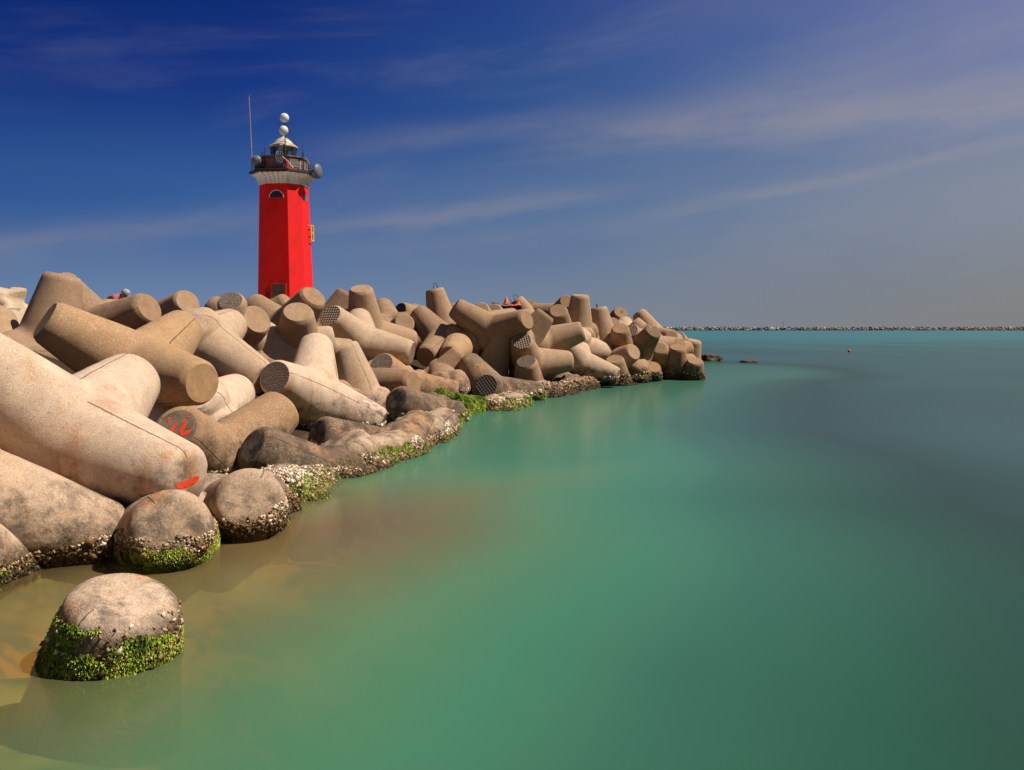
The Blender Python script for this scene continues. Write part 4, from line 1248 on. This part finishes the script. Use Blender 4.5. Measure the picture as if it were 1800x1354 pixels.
ink_line([(.16+.20*math.cos(a), 2.26+.20*math.sin(a)) for a in [i*2*math.pi/14 for i in range(15)]], .022)
ink_line([(-.02, 2.28), (.30, 2.24)], .018); ink_line([(.10, 2.16), (.25, 2.12)], .018)
ink_line([(.20, 2.06), (.30, 1.95)], .022)
ink.build('door_doodle', M_INK, door)
ink = MB()
ink_line([(-.92+.19*math.cos(a), 2.22+.17*math.sin(a)) for a in [i*2*math.pi/12 for i in range(13)]], .040, .075)
for pts in ([(-1.0, 2.22), (-.84, 2.22)], [(-.98, 2.40), (-.86, 2.50), (-.94, 2.62), (-1.02, 2.50)], [(-.92, 2.70), (-.92, 2.92)], [(-1.22, 2.68), (-1.10, 2.60)], [(-.74, 2.62), (-.58, 2.74)], [(-.98, 2.04), (-.98, 1.5)], [(-.86, 2.04), (-.86, 1.5)],
            [(-.99, 1.85), (-.85, 1.85)]):
    ink_line(pts, .032, .075)
ink.build('stick_figure_graffiti', M_INK, LH)
rnd = random.Random(4)
for x0, x1 in ((-.72, -.34), (-.10, .52)):                          # two scrawled words, not legible in the photograph either
    ink = MB()
    pts = []
    x = x0
    while x < x1:
        pts.append((x, 3.32 + rnd.choice((-.06, .06))*rnd.uniform(.6, 1)))
        x += rnd.uniform(.03, .06)
    ink_line(pts, .016, .085)
    ink_line([(x0, 3.33), (x1, 3.36)], .012, .088)
    ink.build('scrawled_word', M_INK, LH)

# ------------------------------------------------------------------ odd things on the breakwater
def rough_rock(name, loc, size, mat, seed, sub=4, amp=.28, squash=None):
    bm = bmesh.new()
    bmesh.ops.create_cube(bm, size=1.0)
    bmesh.ops.subdivide_edges(bm, edges=bm.edges[:], cuts=sub*3, use_grid_fill=True)
    for v_ in bm.verts:
        p = v_.co.copy()
        q = p.normalized()*.62
        p = p.lerp(q, .62)
        d = mnoise.noise(p*2.2 + Vector((seed*3.1, 0, 0)))*amp + mnoise.noise(p*6 + Vector((0, seed, 0)))*amp*.32
        p += p.normalized()*d
        v_.co = Vector((p.x*size[0], p.y*size[1], p.z*size[2]))
    me = bpy.data.meshes.new(name)
    bm.to_mesh(me)
    bm.free()
    me.materials.append(mat)
    me.shade_smooth()
    o = link(name, me)
    o.location = loc
    return o


st = rough_rock('limestone_block', (-12.15, 20.0, 2.38), (1.55, 1.2, 1.05), M_STONE, 2.0)
cut_m, _t = material('block_hole')
_t.n('ShaderNodeOutputMaterial', {0: _t.n('ShaderNodeBsdfDiffuse', {0: (.16, .11, .075, 1)}).outputs[0]})
bm = bmesh.new(); bmesh.ops.create_cube(bm, size=1.0)
me = bpy.data.meshes.new('cutter'); bm.to_mesh(me); bm.free()
cutter = link('cutter', me)
cutter.location = (-11.98, 19.45, 2.44); cutter.scale = (.30, .9, .30)
md = st.modifiers.new('hole', 'BOOLEAN'); md.object = cutter; md.operation = 'DIFFERENCE'; md.solver = 'EXACT'
bpy.context.view_layer.update()
dg = bpy.context.evaluated_depsgraph_get()
new = bpy.data.meshes.new_from_object(st.evaluated_get(dg))
st.modifiers.clear(); st.data = new
bpy.data.objects.remove(cutter)
tag(st, 'pale rough limestone block with a square hole, cut by the left edge', 'stone block')
MB().tube([(.52, -.2, .40), (.50, -.2, .52), (.54, -.2, .56), (.58, -.2, .52), (.57, -.2, .38)], .012, 6).build('lifting_loop', M_IRON, st)

TX, TY = -.10, 37.4
TZ = 2.38
tray = empty('metal_tray', (TX, TY, TZ), 'dark metal tray on the skyline behind the big spread V tetrapod', 'tray')
MB().box((0, 0, .38), (1.0, .55, .36)).build('tray_body', M_DARK, tray)
MB().box((0, 0, .572), (1.06, .60, .022)).build('tray_rim', M_LEDGE, tray)
for x in (-.4, .4):
    MB().box((x, 0, .1), (.08, .45, .2)).build('tray_foot', M_DARK, tray)
MB().box((.05, -.2, .73), (.045, .045, .29)).build('white_post', M_RADOME, tray)
ov = []
bm = bmesh.new()
nx, ny = 26, 10
for j in range(ny):
    for i in range(nx):
        x = -.36 + .86*i/(nx-1); y = -.24 + .48*j/(ny-1)
        pk = .34*math.exp(-((x+.15)/.10)**2) + .13*math.exp(-((x-.40)/.10)**2) + .05 + .04*mnoise.noise(Vector((x*9, y*9, 0)))
        ed = min(1, (j+.6)/3, (ny-j-.4)/3, (i+.6)/3, (nx-i-.4)/3)
        ov.append(bm.verts.new((x, y, .588 + max(.0, pk*ed))))
for j in range(ny-1):
    for i in range(nx-1):
        bm.faces.new((ov[j*nx+i], ov[j*nx+i+1], ov[(j+1)*nx+i+1], ov[(j+1)*nx+i]))
bm.faces.new([ov[i] for i in range(nx-1, -1, -1)] + [ov[j*nx] for j in range(1, ny)] + [ov[(ny-1)*nx+i] for i in range(1, nx)] + [ov[j*nx+nx-1] for j in range(ny-2, 0, -1)])
me = bpy.data.meshes.new('orange_cover'); bm.to_mesh(me); bm.free(); me.materials.append(M_ORANGE)
oc_ = link('orange_cover', me); oc_.location = (TX, TY, TZ)
tag(oc_, 'crumpled orange cover peaking over the dark metal tray', 'cover')
pl = MB().box((0, 0, 0), (.34, .5, .10)).build('white_board', M_RADOME, bevel=.01)
pl.location = (TX-.62, TY+.1, TZ+.70); pl.rotation_euler = (0, R(8), 0)
tag(pl, 'small white board lying beside the orange cover', 'board')

# ------------------------------------------------------------------ a person sitting on the pier, mostly hidden by the blocks
def skinned(name, pts, edges, mat, parent, sub=2):
    me = bpy.data.meshes.new(name)
    me.from_pydata([p[:3] for p in pts], edges, [])
    o = link(name, me)
    sk = o.modifiers.new('skin', 'SKIN')
    for i, p in enumerate(pts):
        me.skin_vertices[0].data[i].radius = (p[3], p[4] if len(p) > 4 else p[3])
    me.skin_vertices[0].data[0].use_root = True
    sb = o.modifiers.new('sub', 'SUBSURF'); sb.levels = sb.render_levels = sub
    bpy.context.view_layer.update()
    nm = bpy.data.meshes.new_from_object(o.evaluated_get(bpy.context.evaluated_depsgraph_get()))
    o.modifiers.clear(); o.data = nm; nm.name = name
    nm.materials.clear(); nm.materials.append(mat); nm.shade_smooth()
    o.parent = parent
    return o


PR = empty('person', (-10.62, 22.4, 2.36), 'person in a pink jacket and pale cap bending behind the speckled brown tetrapod', 'person')
skinned('body', [(0, 0, .16, .15, .12), (.14, 0, .33, .13, .10), (.32, 0, .45, .15, .10), (.42, 0, .47, .05), (.50, 0, .48, .085, .10), (.56, 0, .46, .07, .09),
                 (-.05, -.10, .13, .085), (.36, -.15, .36, .07), (.34, -.15, .04, .05), (.46, -.15, .03, .04), (-.05, .10, .13, .085), (.36, .15, .34, .07), (.38, .15, .04, .05), (.50, .15, .03, .04),
                 (.32, -.20, .42, .06), (.44, -.24, .20, .045), (.56, -.14, .12, .03), (.60, -.12, .09, .025), (.32, .20, .42, .06), (.44, .24, .20, .045), (.56, .14, .12, .03), (.60, .12, .09, .025)],
        [(0, 1), (1, 2), (2, 3), (3, 4), (4, 5), (0, 6), (6, 7), (7, 8), (8, 9), (0, 10), (10, 11), (11, 12), (12, 13), (2, 14), (14, 15), (15, 16), (16, 17), (2, 18), (18, 19), (19, 20), (20, 21)], M_SKIN, PR)
skinned('jacket', [(0, 0, .17, .18, .15), (.13, 0, .36, .175, .14), (.30, 0, .47, .19, .14), (.40, 0, .48, .09), (.31, -.21, .43, .085), (.42, -.25, .23, .065), (.52, -.16, .14, .05), (.31, .21, .43, .085), (.42, .25, .23, .065), (.52, .16, .14, .05)],
        [(0, 1), (1, 2), (2, 3), (2, 4), (4, 5), (5, 6), (2, 7), (7, 8), (8, 9)], M_JACKET, PR)
skinned('trousers', [(-.02, 0, .14, .16, .13), (-.03, -.11, .14, .10), (.36, -.15, .36, .085), (.345, -.15, .08, .065), (-.03, .11, .14, .10), (.36, .15, .34, .085), (.38, .15, .08, .065)],
        [(0, 1), (1, 2), (2, 3), (0, 4), (4, 5), (5, 6)], M_TROUSER, PR)
MB().lathe([(.105, -.01), (.112, .04), (.098, .09), (.06, .125), (.02, .135)], 20, Matrix.Translation((.52, 0, .53)) @ Matrix.Rotation(R(28), 4, 'Y')).box((.63, 0, .47), (.11, .14, .015), Matrix.Rotation(R(28), 3, 'Y')).build('cap', M_CAP, PR, True)

# ------------------------------------------------------------------ out on the water
bo = MB().lathe([(.02, -.10), (.10, -.08), (.14, .0), (.13, .08), (.08, .14), (.03, .17), (.02, .20)], 24).build('buoy', M_BUOY, smooth=True)
bo.location = (28.3, 71.6, .03)
tag(bo, 'small red buoy floating alone on the open water at right', 'buoy')
rk = rough_rock('low_rock', (13.9, 50.1, .0), (.92, .75, .26), M_ROCK, 5.0, 3, .2)
tag(rk, 'flat weedy rock awash in open water, clear of the breakwater', 'rock')
rk = rough_rock('weedy_rock', (12.2, 52.6, .02), (1.15, .9, .72), M_ROCK, 9.0, 3, .26)
tag(rk, 'pointed weedy rock just beyond the right end of the breakwater', 'rock')

# far rubble jetty on the horizon
rng = np.random.default_rng(5)
bm = bmesh.new(); bmesh.ops.create_icosphere(bm, subdivisions=1, radius=1.0)
bv = np.array([v_.co[:] for v_ in bm.verts]); bf = np.array([[v_.index for v_ in f_.verts] for f_ in bm.faces]); bm.free()
V, F = [], []
cnt = 0
for i in range(1500):
    x = rng.uniform(60, 620)
    h = rng.random()**.8
    s = rng.uniform(.6, 1.45)*(1.15-.35*h)
    a = rng.normal(size=(3, 3)); qm, _ = np.linalg.qr(a)
    vv = np.sign(bv)*np.abs(bv)**.7*np.array([1.25, 1.0, .72])*s*(1+rng.uniform(-.2, .2, bv.shape))
    y = 752 + (x-300)*.02 - 4.5*(1-h) + rng.uniform(-.8, .8)
    V.append(vv @ qm.T + np.array([x, y, -.3 + 2.75*h + rng.uniform(-.2, .25)]))
    F.append(bf + cnt); cnt += len(bv)
V = np.concatenate(V); F = np.concatenate(F)
mj, t = material('jetty_stone')
isl = t.n('ShaderNodeNewGeometry').outputs['Random Per Island']
zz = t.n('ShaderNodeSeparateXYZ', {0: t.n('ShaderNodeNewGeometry').outputs['Position']}).outputs[2]
cj = t.ramp(isl, [(0, (.06, .045, .040)), (.45, (.18, .13, .105)), (.85, (.32, .25, .21)), (1, (.62, .56, .52))])
cj = t.mix(t.smooth(zz, .1, .9, 1.0, 0.0), cj, (.020, .018, .017))
b = t.n('ShaderNodeBsdfPrincipled', {'Base Color': cj, 'Roughness': .9})
t.n('ShaderNodeOutputMaterial', {0: b.outputs[0]})
jet = link('rubble_jetty', mesh_np('rubble_jetty', V.tolist(), F.tolist(), mj))
tag(jet, 'long low jetty of pale rubble stones on the far horizon', 'jetty', kind='stuff')
po = MB().tube([(0, 0, 0), (0, 0, 4.2)], .16, 6).box((0, 0, 4.2), (.5, .3, .5)).build('marker_pole', M_GREY)
po.location = (238, 751, 3.0)
tag(po, 'thin marker pole standing on the far rubble jetty', 'pole')
